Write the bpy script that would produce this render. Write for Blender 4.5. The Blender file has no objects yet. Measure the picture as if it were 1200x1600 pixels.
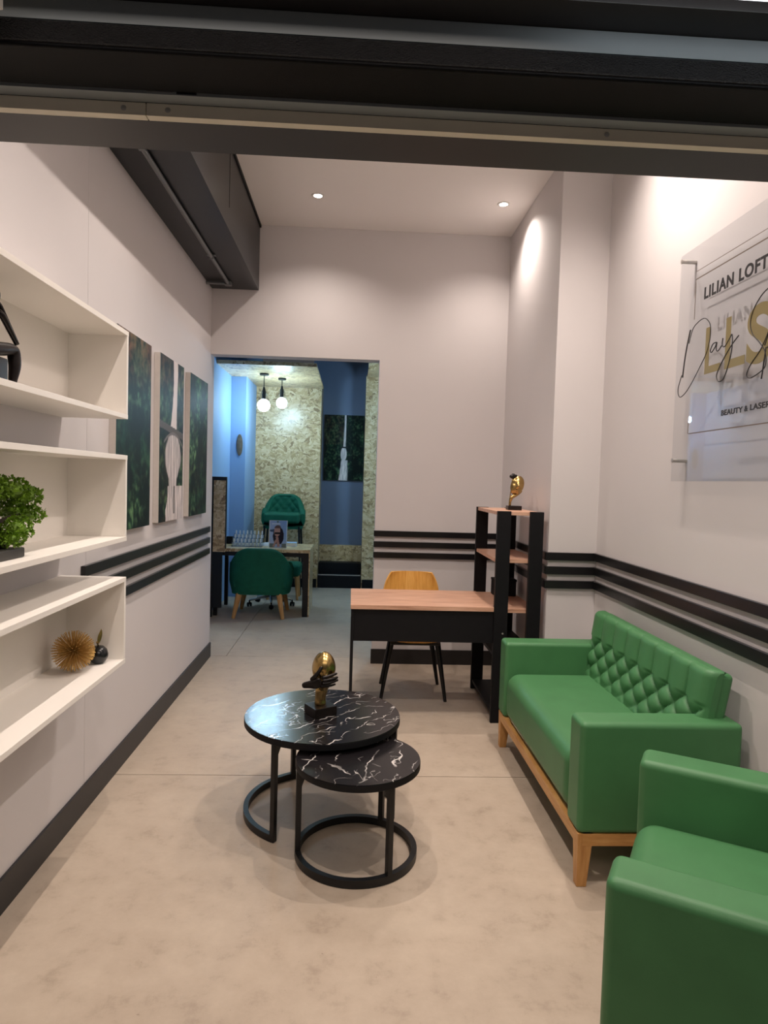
import bpy, bmesh, math, random
from mathutils import Vector, Matrix, noise
random.seed(7)
PI = math.pi
C = bpy.context.scene.collection

# ------------------------------------------------------------------ camera
F_PX = 1030.0
Rv = Vector((0.99845565, -0.04731588, 0.02911218))
Uv = Vector((-0.02685811, 0.04759594, 0.99850552))
Fv = Vector((0.04863079, 0.99774538, -0.04625162))
cam_d = bpy.data.cameras.new('camera')
cam = bpy.data.objects.new('camera', cam_d); C.objects.link(cam)
cam.matrix_world = Matrix(((Rv.x, Uv.x, -Fv.x, 0), (Rv.y, Uv.y, -Fv.y, 0), (Rv.z, Uv.z, -Fv.z, 1.5), (0, 0, 0, 1)))
cam_d.sensor_fit = 'VERTICAL'; cam_d.sensor_height = 24.0
cam_d.lens = F_PX / 1600.0 * 24.0
cam_d.clip_start = 0.02
bpy.context.scene.camera = cam
vs = bpy.context.scene.view_settings
vs.view_transform = 'Standard'; vs.look = 'None'; vs.gamma = 1.0; vs.use_curve_mapping = False
vs.exposure = 0.28
w = bpy.data.worlds.new('world'); bpy.context.scene.world = w; w.use_nodes = True
w.node_tree.nodes['Background'].inputs[0].default_value = (0.75, 0.78, 0.85, 1)
w.node_tree.nodes['Background'].inputs[1].default_value = 0.05

# ------------------------------------------------------------------ dimensions
XL, YB, XR, YC, XC = -1.157, 5.371, 1.532, 4.034, 1.227
ZC, ZD, XD = 3.504, 2.477, 0.191
WARM = (1.0, 0.87, 0.78)
COOL = (0.45, 0.75, 1.0)
MALL = (1.0, 0.86, 0.76)

def area(name, loc, rot, sx, sy, energy, color):
    d = bpy.data.lights.new(name, 'AREA'); d.shape = 'RECTANGLE'; d.size = sx; d.size_y = sy
    d.energy = energy; d.color = color
    o = bpy.data.objects.new(name, d); C.objects.link(o); o.location = loc; o.rotation_euler = rot
    return o
# lit concourse outside the shop, behind and over the photographer
area('concourse_light', (0.25, -0.75, 3.25), (math.radians(42), 0, 0), 3.2, 0.9, 34, MALL)
SPOT_W = 78.0
BULB_W = 82.0
DOWNLIGHTS = [(-0.299, 4.775, 3.504), (1.024, 4.765, 3.504), (-0.29, 3.15, 3.504), (1.02, 2.98, 3.504), (-0.29, 1.55, 3.504), (1.02, 1.55, 3.504), (1.21, 3.30, 3.504)]

# ------------------------------------------------------------------ materials
def srgb(r, g, b):
    f = lambda c: (c / 255 / 12.92) if c / 255 <= 0.04045 else ((c / 255 + 0.055) / 1.055) ** 2.4
    return (f(r), f(g), f(b), 1)
def mat(name, col, rough=0.5, metal=0.0, bump=0.0, bscale=60, var=0.0, vscale=5, spec=0.5, coat=0.0):
    m = bpy.data.materials.new(name); m.use_nodes = True
    nt = m.node_tree; b = nt.nodes['Principled BSDF']
    b.inputs['Base Color'].default_value = col; b.inputs['Roughness'].default_value = rough
    b.inputs['Metallic'].default_value = metal; b.inputs['Specular IOR Level'].default_value = spec
    b.inputs['Coat Weight'].default_value = coat
    tc = nt.nodes.new('ShaderNodeTexCoord')
    n = nt.nodes.new('ShaderNodeTexNoise'); n.inputs['Scale'].default_value = vscale; n.inputs['Detail'].default_value = 6
    nt.links.new(tc.outputs['Object'], n.inputs['Vector'])
    r = nt.nodes.new('ShaderNodeValToRGB')
    r.color_ramp.elements[0].position = 0.3; r.color_ramp.elements[1].position = 0.7
    r.color_ramp.elements[0].color = tuple(c * (1 - var) for c in col[:3]) + (1,)
    r.color_ramp.elements[1].color = tuple(min(1, c * (1 + var)) for c in col[:3]) + (1,)
    nt.links.new(n.outputs['Fac'], r.inputs['Fac']); nt.links.new(r.outputs['Color'], b.inputs['Base Color'])
    if bump:
        n2 = nt.nodes.new('ShaderNodeTexNoise'); n2.inputs['Scale'].default_value = bscale; n2.inputs['Detail'].default_value = 4
        nt.links.new(tc.outputs['Object'], n2.inputs['Vector'])
        bp = nt.nodes.new('ShaderNodeBump'); bp.inputs['Strength'].default_value = bump; bp.inputs['Distance'].default_value = 0.005
        nt.links.new(n2.outputs['Fac'], bp.inputs['Height']); nt.links.new(bp.outputs['Normal'], b.inputs['Normal'])
    return m
def ramp(nt, fac, stops):
    r = nt.nodes.new('ShaderNodeValToRGB'); e = r.color_ramp.elements
    while len(e) < len(stops): e.new(0.5)
    for el, (p, c) in zip(e, stops): el.position = p; el.color = c
    nt.links.new(fac, r.inputs['Fac']); return r.outputs['Color']
def mapping(nt, scale, rot=(0, 0, 0), src='Object'):
    tc = nt.nodes.new('ShaderNodeTexCoord'); mp = nt.nodes.new('ShaderNodeMapping')
    mp.inputs['Scale'].default_value = scale; mp.inputs['Rotation'].default_value = rot
    nt.links.new(tc.outputs[src], mp.inputs['Vector']); return mp.outputs['Vector']
def mixc(nt, fac, a, b, mode='MIX'):
    m = nt.nodes.new('ShaderNodeMix'); m.data_type = 'RGBA'; m.blend_type = mode
    for sock, v in ((m.inputs['Factor'], fac), (m.inputs[6], a), (m.inputs[7], b)):
        if isinstance(v, (int, float, tuple)): sock.default_value = v
        else: nt.links.new(v, sock)
    return m.outputs[2]
def noise_fac(nt, vec, scale, detail=6, rough=0.6):
    n = nt.nodes.new('ShaderNodeTexNoise'); n.inputs['Scale'].default_value = scale
    n.inputs['Detail'].default_value = detail; n.inputs['Roughness'].default_value = rough
    nt.links.new(vec, n.inputs['Vector']); return n.outputs['Fac'], n.outputs['Color']

def wood(name, c0, c1, c2, scale=(1, 14, 14), rough=0.45, rot=(0, 0, 0)):
    m = bpy.data.materials.new(name); m.use_nodes = True; nt = m.node_tree; b = nt.nodes['Principled BSDF']
    v = mapping(nt, scale, rot)
    f, _ = noise_fac(nt, v, 3.0, 8, 0.65)
    b.inputs['Roughness'].default_value = rough
    nt.links.new(ramp(nt, f, [(0.3, c0), (0.5, c1), (0.7, c2)]), b.inputs['Base Color'])
    return m
def concrete():
    m = bpy.data.materials.new('polished_screed'); m.use_nodes = True; nt = m.node_tree; b = nt.nodes['Principled BSDF']
    v = mapping(nt, (1, 1, 1))
    f1, _ = noise_fac(nt, v, 1.3, 10, 0.62); f2, _ = noise_fac(nt, v, 9, 10, 0.7); f3, _ = noise_fac(nt, v, 60, 3, 0.6)
    c = ramp(nt, f1, [(0.3, srgb(164, 148, 131)), (0.5, srgb(181, 165, 147)), (0.7, srgb(198, 183, 164))])
    c2 = ramp(nt, f2, [(0.3, srgb(146, 129, 113)), (0.45, srgb(181, 165, 148)), (0.7, srgb(198, 183, 166))])
    c = mixc(nt, 0.5, c, c2)
    spots = ramp(nt, f3, [(0.24, srgb(110, 95, 80)), (0.29, (1, 1, 1, 1))])
    c = mixc(nt, 0.35, c, spots, 'MULTIPLY')
    nt.links.new(c, b.inputs['Base Color'])
    b.inputs['Specular IOR Level'].default_value = 0.45
    r = nt.nodes.new('ShaderNodeMapRange'); r.inputs[3].default_value = 0.34; r.inputs[4].default_value = 0.62
    nt.links.new(f2, r.inputs[0]); nt.links.new(r.outputs[0], b.inputs['Roughness'])
    return m
def osb():
    m = bpy.data.materials.new('strand_board'); m.use_nodes = True; nt = m.node_tree; b = nt.nodes['Principled BSDF']
    tc = nt.nodes.new('ShaderNodeTexCoord')
    _, nc = noise_fac(nt, tc.outputs['Object'], 7, 3, 0.6)
    sub = nt.nodes.new('ShaderNodeVectorMath'); sub.operation = 'MULTIPLY_ADD'
    sub.inputs[1].default_value = (0.16, 0.16, 0.16)
    nt.links.new(nc, sub.inputs[0]); nt.links.new(tc.outputs['Object'], sub.inputs[2])
    cols = []
    for sc, rot in (((14, 14, 34), (0.3, 0.9, 0.4)), ((34, 14, 14), (0.5, 0.3, 0.2)), ((12, 12, 40), (0.2, -0.8, 0.3))):
        mp = nt.nodes.new('ShaderNodeMapping'); mp.inputs['Scale'].default_value = sc; mp.inputs['Rotation'].default_value = rot
        nt.links.new(sub.outputs[0], mp.inputs['Vector'])
        vo = nt.nodes.new('ShaderNodeTexVoronoi'); vo.inputs['Scale'].default_value = 1.0
        nt.links.new(mp.outputs[0], vo.inputs['Vector'])
        sx = nt.nodes.new('ShaderNodeSeparateColor'); nt.links.new(vo.outputs['Color'], sx.inputs[0])
        cols.append(ramp(nt, sx.outputs[0], [(0.0, srgb(150, 118, 82)), (0.25, srgb(196, 164, 116)), (0.6, srgb(214, 186, 140)), (1.0, srgb(232, 210, 168))]))
    f, _ = noise_fac(nt, tc.outputs['Object'], 11, 2, 0.5)
    t1 = ramp(nt, f, [(0.47, (0, 0, 0, 1)), (0.5, (1, 1, 1, 1))])
    f, _ = noise_fac(nt, sub.outputs[0], 17, 2, 0.5)
    t2 = ramp(nt, f, [(0.48, (0, 0, 0, 1)), (0.51, (1, 1, 1, 1))])
    c = mixc(nt, t2, mixc(nt, t1, cols[0], cols[1]), cols[2])
    nt.links.new(c, b.inputs['Base Color']); b.inputs['Roughness'].default_value = 0.3
    b.inputs['Coat Weight'].default_value = 0.1; b.inputs['Coat Roughness'].default_value = 0.2
    return m
def marble():
    m = bpy.data.materials.new('black_marble'); m.use_nodes = True; nt = m.node_tree; b = nt.nodes['Principled BSDF']
    v = mapping(nt, (1, 1, 1))
    _, nc = noise_fac(nt, v, 3.0, 3, 0.6)
    ad = nt.nodes.new('ShaderNodeVectorMath'); ad.operation = 'MULTIPLY_ADD'; ad.inputs[1].default_value = (0.22, 0.22, 0.22)
    nt.links.new(nc, ad.inputs[0]); nt.links.new(v, ad.inputs[2])
    base = srgb(28, 26, 28)
    c = None
    for rot, scl, dist, dsc, off, w0, ms, t0 in ((0.80, 3.0, 5.0, 1.6, 0.0, 0.988, 7, 0.47), (0.62, 4.3, 7.0, 1.9, 2.3, 0.992, 9, 0.50), (1.05, 3.4, 9.0, 2.2, 5.1, 0.994, 8, 0.52), (-0.25, 2.2, 9.0, 1.8, 1.2, 0.994, 6, 0.56)):
        r0 = nt.nodes.new('ShaderNodeMapping'); r0.inputs['Rotation'].default_value = (0, 0, rot); r0.inputs['Location'].default_value = (off, off * 0.6, 0)
        nt.links.new(v, r0.inputs['Vector'])
        wv = nt.nodes.new('ShaderNodeTexWave'); wv.wave_type = 'BANDS'; wv.bands_direction = 'X'; wv.wave_profile = 'SIN'
        wv.inputs['Scale'].default_value = scl; wv.inputs['Distortion'].default_value = dist; wv.inputs['Detail'].default_value = 3; wv.inputs['Detail Scale'].default_value = dsc; wv.inputs['Detail Roughness'].default_value = 0.6
        nt.links.new(r0.outputs[0], wv.inputs['Vector'])
        line = ramp(nt, wv.outputs['Fac'], [(w0, (0, 0, 0, 1)), (min(0.9995, w0 + 0.009), (1, 1, 1, 1))])
        f, _ = noise_fac(nt, r0.outputs[0], ms, 2, 0.5)
        mask = ramp(nt, f, [(t0, (0, 0, 0, 1)), (t0 + 0.12, (1, 1, 1, 1))])
        k = mixc(nt, 1.0, line, mask, 'MULTIPLY')
        c = k if c is None else mixc(nt, 1.0, c, k, 'LIGHTEN')
    nt.links.new(mixc(nt, c, base, srgb(205, 200, 196)), b.inputs['Base Color'])
    b.inputs['Roughness'].default_value = 0.2; b.inputs['Specular IOR Level'].default_value = 0.5
    return m
def vcol(name, rough=0.5):
    m = bpy.data.materials.new(name); m.use_nodes = True; nt = m.node_tree; b = nt.nodes['Principled BSDF']
    a = nt.nodes.new('ShaderNodeVertexColor'); a.layer_name = 'Col'
    nt.links.new(a.outputs['Color'], b.inputs['Base Color']); b.inputs['Roughness'].default_value = rough; b.inputs['Specular IOR Level'].default_value = 0.12
    return m
def acrylic(name, tint=(0.93, 0.94, 0.95, 1), gl=0.07):
    m = bpy.data.materials.new(name); m.use_nodes = True; nt = m.node_tree
    for n in list(nt.nodes):
        if n.type == 'BSDF_PRINCIPLED': nt.nodes.remove(n)
    t = nt.nodes.new('ShaderNodeBsdfTransparent'); t.inputs[0].default_value = tint
    g = nt.nodes.new('ShaderNodeBsdfGlossy'); g.inputs['Roughness'].default_value = 0.02
    lw = nt.nodes.new('ShaderNodeLayerWeight'); lw.inputs[0].default_value = 0.5
    pw = nt.nodes.new('ShaderNodeMath'); pw.operation = 'POWER'; pw.inputs[1].default_value = 4.0
    fr = nt.nodes.new('ShaderNodeMath'); fr.operation = 'MULTIPLY_ADD'; fr.inputs[1].default_value = 0.5; fr.inputs[2].default_value = 0.03
    nt.links.new(lw.outputs['Facing'], pw.inputs[0]); nt.links.new(pw.outputs[0], fr.inputs[0])
    mx = nt.nodes.new('ShaderNodeMixShader')
    nt.links.new(fr.outputs[0], mx.inputs[0]); nt.links.new(t.outputs[0], mx.inputs[1]); nt.links.new(g.outputs[0], mx.inputs[2])
    nt.links.new(mx.outputs[0], nt.nodes['Material Output'].inputs['Surface'])
    return m
def emit(name, col, s):
    m = bpy.data.materials.new(name); m.use_nodes = True; b = m.node_tree.nodes['Principled BSDF']
    b.inputs['Base Color'].default_value = col; b.inputs['Emission Color'].default_value = col; b.inputs['Emission Strength'].default_value = s
    return m
M = dict(
    wall=mat('painted_wall', srgb(211, 206, 206), 0.7, var=0.012, vscale=2.2, bump=0.03, bscale=250),
    ceiling=mat('ceiling_paint', srgb(242, 237, 234), 0.8, var=0.01, vscale=2),
    floor=concrete(), joint=mat('floor_joint', srgb(96, 84, 74), 0.9, var=0.1),
    black=mat('black_gloss_paint', srgb(22, 21, 23), 0.28, var=0.15, vscale=20),
    beamblack=mat('black_beam_paint', srgb(9, 10, 13), 0.24, bump=0.35, bscale=800, spec=0.14),
    beamgloss=mat('black_speckled_gloss', srgb(9, 10, 13), 0.13, bump=0.9, bscale=420, spec=0.6),
    skirting=mat('dark_skirting', srgb(34, 32, 33), 0.45, var=0.12, vscale=14),
    blackboard=mat('black_melamine', srgb(19, 19, 22), 0.55, var=0.1, vscale=30, spec=0.22),
    blackmetal=mat('black_powder_coat', srgb(20, 20, 22), 0.42, metal=0.2, var=0.1, vscale=40),
    duct=mat('dark_grey_duct', srgb(30, 32, 36), 0.36, metal=0.25, var=0.12, vscale=3),
    conduit=mat('grey_conduit', srgb(120, 122, 124), 0.4, metal=0.5, var=0.08),
    white=mat('white_melamine', srgb(240, 235, 228), 0.5, var=0.012, vscale=3),
    leather=mat('green_leatherette', srgb(70, 123, 78), 0.45, var=0.06, vscale=9, bump=0.08, bscale=420, spec=0.4),
    velvet=mat('green_velvet', srgb(20, 92, 68), 0.75, var=0.1, vscale=18, bump=0.1, bscale=300, spec=0.3),
    oak=wood('light_oak', srgb(176, 122, 66), srgb(196, 144, 84), srgb(212, 164, 104), (16, 16, 2), 0.45),
    oakx=wood('oak_rail', srgb(176, 122, 66), srgb(196, 144, 84), srgb(212, 164, 104), (2, 2, 16), 0.45),
    veneer=wood('bent_oak_veneer', srgb(214, 150, 66), srgb(232, 172, 84), srgb(242, 190, 106), (22, 2, 2), 0.4),
    top=wood('oak_laminate', srgb(168, 122, 98), srgb(204, 160, 134), srgb(222, 182, 158), (1.2, 16, 16), 0.4),
    osb=osb(), marble=marble(),
    gold=mat('brushed_gold', srgb(182, 154, 100), 0.26, metal=1.0, var=0.15, vscale=20, bump=0.1, bscale=90),
    goldwire=mat('matte_gold', srgb(196, 160, 96), 0.42, metal=0.7, var=0.1),
    bronze=mat('dark_bronze', srgb(30, 24, 23), 0.33, metal=0.4, var=0.2, vscale=30),
    chrome=mat('chrome', srgb(205, 205, 208), 0.14, metal=1.0, var=0.03),
    steel=mat('brushed_steel', srgb(188, 184, 180), 0.35, metal=0.55, var=0.05),
    alu=mat('cream_aluminium', srgb(240, 232, 214), 0.5, metal=0.0, var=0.05),
    greysteel=mat('grey_painted_steel', srgb(142, 150, 154), 0.55, var=0.08, vscale=2),
    soffit=mat('dark_soffit', srgb(62, 61, 64), 0.45, metal=0.1, var=0.1, vscale=2),
    ink=mat('black_print', srgb(34, 32, 34), 0.5), goldink=mat('gold_print', srgb(142, 128, 86), 0.4, metal=0.3),
    line=mat('brown_print', srgb(110, 96, 84), 0.5),
    print=vcol('canvas_print', 0.45), paper=vcol('printed_card', 0.4),
    canvas=mat('canvas_edge', srgb(205, 198, 192), 0.8, var=0.03, vscale=40),
    acrylic=acrylic('clear_acrylic'), rackacrylic=acrylic('rack_acrylic', (0.85, 0.9, 0.95, 1)),
    blue=mat('slate_blue_paint', srgb(108, 122, 148), 0.6, var=0.03, vscale=3),
    bluewhite=mat('pale_blue_paint', srgb(142, 174, 212), 0.6, var=0.01, vscale=3),
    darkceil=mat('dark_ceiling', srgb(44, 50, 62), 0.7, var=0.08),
    leaf=mat('moss_green_leaf', srgb(106, 142, 28), 0.55, var=0.45, vscale=38),
    bark=mat('dark_bark', srgb(52, 40, 30), 0.8, var=0.3, vscale=60, bump=0.3, bscale=80),
    pot=mat('dark_pot', srgb(46, 44, 40), 0.5, var=0.1), ceramic=mat('black_ceramic', srgb(26, 28, 30), 0.2, var=0.1),
    plaque=mat('weathered_wood', srgb(104, 88, 70), 0.6, var=0.3, vscale=30),
    tissue=mat('white_cloth', srgb(220, 222, 225), 0.8, var=0.03), book=mat('book_cover', srgb(170, 196, 226), 0.5, var=0.05), pages=mat('book_pages', srgb(235, 232, 225), 0.8, var=0.05, vscale=80),
    polish=mat('bottle_glass', srgb(190, 200, 214), 0.15, var=0.2, vscale=30, coat=0.5), cap=mat('white_cap', srgb(235, 236, 238), 0.3),
    lamp=emit('downlight_glow', (1.0, 0.86, 0.70, 1), 18), bulb=emit('bulb_glow', (0.72, 0.90, 1.0, 1), 14),
    trimwhite=mat('white_trim', srgb(230, 226, 222), 0.4), concourse=emit('concourse_panel', (0.92, 0.97, 1.0, 1), 2.0),
    sticker=mat('dark_sticker', srgb(24, 26, 32), 0.4), stickergrey=mat('grey_sticker', srgb(128, 130, 132), 0.5),
)

# ------------------------------------------------------------------ mesh helpers
class MB:
    def __init__(s): s.bm = bmesh.new()
    def merge(s, b, mtx=None):
        if mtx is not None: bmesh.ops.transform(b, matrix=mtx, verts=b.verts)
        me = bpy.data.meshes.new('t'); b.to_mesh(me); b.free(); s.bm.from_mesh(me); bpy.data.meshes.remove(me); return s
    def box(s, x0, x1, y0, y1, z0, z1, bev=0.0, seg=2, mtx=None):
        b = bmesh.new(); bmesh.ops.create_cube(b, size=1)
        for v in b.verts: v.co = Vector(((x0 + x1) / 2 + v.co.x * (x1 - x0), (y0 + y1) / 2 + v.co.y * (y1 - y0), (z0 + z1) / 2 + v.co.z * (z1 - z0)))
        if bev: bmesh.ops.bevel(b, geom=b.edges[:], offset=bev, segments=seg, profile=0.5, affect='EDGES')
        return s.merge(b, mtx)
    def lathe(s, prof, n=32, center=(0, 0, 0), mtx=None, cap=True):
        b = bmesh.new(); rings = []
        for r, z in prof:
            if r < 1e-6: rings.append([b.verts.new((center[0], center[1], center[2] + z))])
            else: rings.append([b.verts.new((center[0] + r * math.cos(2 * PI * i / n), center[1] + r * math.sin(2 * PI * i / n), center[2] + z)) for i in range(n)])
        for a, c in zip(rings, rings[1:]):
            for i in range(n):
                j = (i + 1) % n
                if len(a) == 1 and len(c) == 1: continue
                if len(a) == 1: b.faces.new((a[0], c[j], c[i]))
                elif len(c) == 1: b.faces.new((a[i], a[j], c[0]))
                else: b.faces.new((a[i], a[j], c[j], c[i]))
        if cap:
            for rg in (rings[0], rings[-1]):
                if len(rg) > 2: b.faces.new(rg)
        bmesh.ops.recalc_face_normals(b, faces=b.faces[:])
        return s.merge(b, mtx)
    def tube(s, pts, r, n=10, closed=False, mtx=None, square=False):
        pts = [Vector(p) for p in pts]; rr = r if isinstance(r, (list, tuple)) else [r] * len(pts)
        b = bmesh.new(); rings = []; N = len(pts); up = None
        if square: n = 4
        for i, p in enumerate(pts):
            a = pts[(i - 1) % N] if (closed or i > 0) else p
            c = pts[(i + 1) % N] if (closed or i < N - 1) else p
            t = (c - a).normalized()
            if up is None: up = Vector((0, 0, 1)) if abs(t.z) < 0.9 else Vector((1, 0, 0))
            x = t.cross(up).normalized(); y = x.cross(t).normalized(); up = y
            k = 1.0 if not square else math.sqrt(2)
            off = PI / 4 if square else 0
            rings.append([b.verts.new(p + (x * math.cos(2 * PI * j / n + off) + y * math.sin(2 * PI * j / n + off)) * rr[i] * k) for j in range(n)])
        R = range(N) if closed else range(N - 1)
        for i in R:
            a, c = rings[i], rings[(i + 1) % N]
            for j in range(n): b.faces.new((a[j], a[(j + 1) % n], c[(j + 1) % n], c[j]))
        if not closed: b.faces.new(rings[0]); b.faces.new(rings[-1])
        bmesh.ops.recalc_face_normals(b, faces=b.faces[:])
        return s.merge(b, mtx)
    def sphere(s, c, r, seg=24, ring=16, scale=(1, 1, 1), mtx=None):
        b = bmesh.new(); bmesh.ops.create_uvsphere(b, u_segments=seg, v_segments=ring, radius=r)
        for v in b.verts: v.co = Vector((v.co.x * scale[0] + c[0], v.co.y * scale[1] + c[1], v.co.z * scale[2] + c[2]))
        return s.merge(b, mtx)
    def prism(s, poly, z0, z1, bev=0.0, mtx=None):
        b = bmesh.new(); lo = [b.verts.new((x, y, z0)) for x, y in poly]; hi = [b.verts.new((x, y, z1)) for x, y in poly]
        b.faces.new(lo[::-1]); b.faces.new(hi)
        for i in range(len(poly)):
            j = (i + 1) % len(poly); b.faces.new((lo[i], lo[j], hi[j], hi[i]))
        if bev: bmesh.ops.bevel(b, geom=b.edges[:], offset=bev, segments=2, profile=0.5, affect='EDGES')
        bmesh.ops.recalc_face_normals(b, faces=b.faces[:])
        return s.merge(b, mtx)
    def taper(s, p0, p1, a0, a1, bev=0.003):           # square leg, half sizes a0 at p0 and a1 at p1
        b = bmesh.new(); v = []
        for p, a in ((p0, a0), (p1, a1)):
            v.append([b.verts.new((p[0] + sx * a, p[1] + sy * a, p[2])) for sx, sy in ((-1, -1), (1, -1), (1, 1), (-1, 1))])
        b.faces.new(v[0]); b.faces.new(v[1])
        for i in range(4): b.faces.new((v[0][i], v[0][(i + 1) % 4], v[1][(i + 1) % 4], v[1][i]))
        bmesh.ops.recalc_face_normals(b, faces=b.faces[:])
        bmesh.ops.bevel(b, geom=b.edges[:], offset=bev, segments=2, profile=0.5, affect='EDGES')
        return s.merge(b)
    def grid(s, fn, nu, nv, wrap=False):
        b = bmesh.new(); g = [[b.verts.new(fn(i / nu, j / nv)) for j in range(nv + 1)] for i in range(nu + (0 if wrap else 1))]
        for i in range(nu):
            for j in range(nv):
                a, c = g[i], g[(i + 1) % len(g)]
                b.faces.new((a[j], c[j], c[j + 1], a[j + 1]))
        return s.merge(b)
    def obj(s, name, m, parent=None, smooth=True, angle=38, loc=None):
        me = bpy.data.meshes.new(name); s.bm.to_mesh(me); s.bm.free()
        me.materials.append(M[m] if isinstance(m, str) else m)
        if smooth and len(me.polygons):
            me.polygons.foreach_set('use_smooth', [True] * len(me.polygons)); me.set_sharp_from_angle(angle=math.radians(angle))
        o = bpy.data.objects.new(name, me); C.objects.link(o)
        if smooth and len(me.polygons):
            wn = o.modifiers.new('weighted_normals', 'WEIGHTED_NORMAL'); wn.keep_sharp = True; wn.weight = 80
        if parent is not None: o.parent = parent
        if loc is not None: o.location = loc
        return o
def thicken(bm, th):
    bmesh.ops.recalc_face_normals(bm, faces=bm.faces[:]); bm.normal_update()
    vs0 = bm.verts[:]; fs0 = bm.faces[:]; be = [e for e in bm.edges if len(e.link_faces) == 1]
    cp = {v: bm.verts.new(v.co - v.normal * th) for v in vs0}
    for f in fs0: bm.faces.new([cp[v] for v in reversed(f.verts)])
    for e in be:
        a, b = e.verts; bm.faces.new((a, b, cp[b], cp[a]))
    bmesh.ops.recalc_face_normals(bm, faces=bm.faces[:])
def tag(o, label, cat, group=None):
    o['label'] = label; o['category'] = cat
    if group: o['group'] = group
    return o
def thing(name, label, cat, loc=(0, 0, 0), rz=0.0, group=None):
    o = bpy.data.objects.new(name, None); C.objects.link(o); o.location = loc; o.rotation_euler = (0, 0, rz); o.empty_display_size = 0.1
    return tag(o, label, cat, group)
def struct(o): o['kind'] = 'structure'; return o
def dup(o, parent=None):
    c = o.copy(); C.objects.link(c)
    if parent is not None: c.parent = parent
    for ch in list(o.children): dup(ch, c)
    return c
def skin(pts, edges, radii, sub=2):
    me = bpy.data.meshes.new('s'); me.from_pydata([Vector(p) for p in pts], edges, [])
    o = bpy.data.objects.new('s', me); C.objects.link(o)
    o.modifiers.new('k', 'SKIN')
    for v, r in zip(me.skin_vertices[0].data, radii): v.radius = (r, r) if not isinstance(r, tuple) else r
    me.skin_vertices[0].data[0].use_root = True
    sm = o.modifiers.new('u', 'SUBSURF'); sm.levels = sub; sm.render_levels = sub
    dg = bpy.context.evaluated_depsgraph_get(); dg.update()
    ev = bpy.data.meshes.new_from_object(o.evaluated_get(dg))
    bpy.data.objects.remove(o); mb = MB(); mb.bm.from_mesh(ev); bpy.data.meshes.remove(ev)
    return mb
def paint_grid(mb_fn, nu, nv, colfn, name, m, parent):
    """flat or shaped grid carrying the picture printed on it"""
    vs_, cs, fs = [], [], []
    for j in range(nv + 1):
        for i in range(nu + 1):
            u, v = i / nu, j / nv
            vs_.append(mb_fn(u, v)); cs.append(colfn(u, v))
    for j in range(nv):
        for i in range(nu):
            a = j * (nu + 1) + i; fs.append((a, a + 1, a + nu + 2, a + nu + 1))
    me = bpy.data.meshes.new(name); me.from_pydata(vs_, [], fs)
    at = me.color_attributes.new('Col', 'FLOAT_COLOR', 'POINT')
    at.data.foreach_set('color', [k for c in cs for k in c])
    me.materials.append(M[m]); o = bpy.data.objects.new(name, me); C.objects.link(o)
    if parent is not None: o.parent = parent
    return o

# ================================================================== SETTING
# floor: screed cast in bays, with open joints between them
fb = MB(); jy = [-3.0, 0.55, 3.287, 5.525, 9.95]; g = 0.0025
for a, b_ in zip(jy, jy[1:]):
    if b_ < 9: fb.box(-3.0 if a < 0 else -1.7, 3.0 if a < 0 else 1.66, a + g, b_ - g, -0.06, 0)
    else:
        fb.box(-1.7, -1.02 - g, a + g, b_, -0.06, 0); fb.box(-1.02 + g, 2.3, a + g, b_, -0.06, 0)
struct(fb.obj('floor', 'floor', smooth=False))
struct(MB().box(-1.7, 2.3, -3.0, 9.95, -0.10, -0.012).obj('floor_base', 'joint', smooth=False)).name = 'floor_joints'
# left wall in boards with fine joints
wl = MB(); gy = [0.9, 2.93, 5.371 + 0.13]
for a, b_ in zip(gy, gy[1:]): wl.box(XL - 0.13, XL, a + 0.0012, b_ - 0.0012, 0, 3.7)
wl.box(XL - 0.13, XL - 0.004, 0.9, 5.5, 0, 3.7)
struct(wl.obj('wall_left', 'wall', smooth=False))
wb = MB().box(XD, XC + 0.02, YB, YB + 0.13, 0, 3.7).box(XL, XD, YB, YB + 0.13, ZD, 3.7).box(XC, 2.35, YB + 0.001, YB + 0.13, 0, 3.7).box(-1.75, XL - 0.13, YB, YB + 0.13, 0, 3.7)
struct(wb.obj('wall_back', 'wall', smooth=False))
struct(MB().box(XR, XR + 0.13, 0.9, YC + 0.1, 0, 3.7).obj('wall_right', 'wall', smooth=False))
struct(MB().box(XC, XR + 0.13, YC, YB, 0, 3.7).obj('wall_column', 'wall', smooth=False))
struct(MB().box(-0.805, XR, 1.36, YB, ZC, ZC + 0.1).obj('ceiling', 'ceiling', smooth=False))
struct(MB().box(XL - 0.13, XR + 0.13, 1.18, 1.36, 2.40, 3.7).obj('wall_front', 'wall', smooth=False))
struct(MB().box(-3.0, XL - 0.131, 1.38, 1.50, 0, 3.7).box(-3.0, -1.701, 0.5, 1.38, -0.06, 0).obj('wall_outside_left', 'wall', smooth=False))
struct(MB().box(XR + 0.131, 3.0, 1.38, 1.50, 0, 3.7).box(XR + 0.131, 3.0, 0.556, 1.38, -0.06, 0).obj('wall_outside_right', 'wall', smooth=False))
# skirtings
struct(MB().box(XL, XL + 0.012, 0.9, YB + 0.13, 0, 0.121, 0.002).obj('baseboard_left', 'skirting'))
struct(MB().box(XD - 0.006, XC - 0.012, YB - 0.012, YB, 0, 0.121, 0.002).obj('baseboard_back', 'skirting'))
struct(MB().box(XR - 0.012, XR, 0.9, YC - 0.012, 0, 0.121, 0.002).box(XC - 0.012, XR, YC - 0.012, YC, 0, 0.121, 0.002).box(XC - 0.012, XC, YC, YB, 0, 0.121, 0.002).obj('baseboard_right', 'skirting'))
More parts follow.
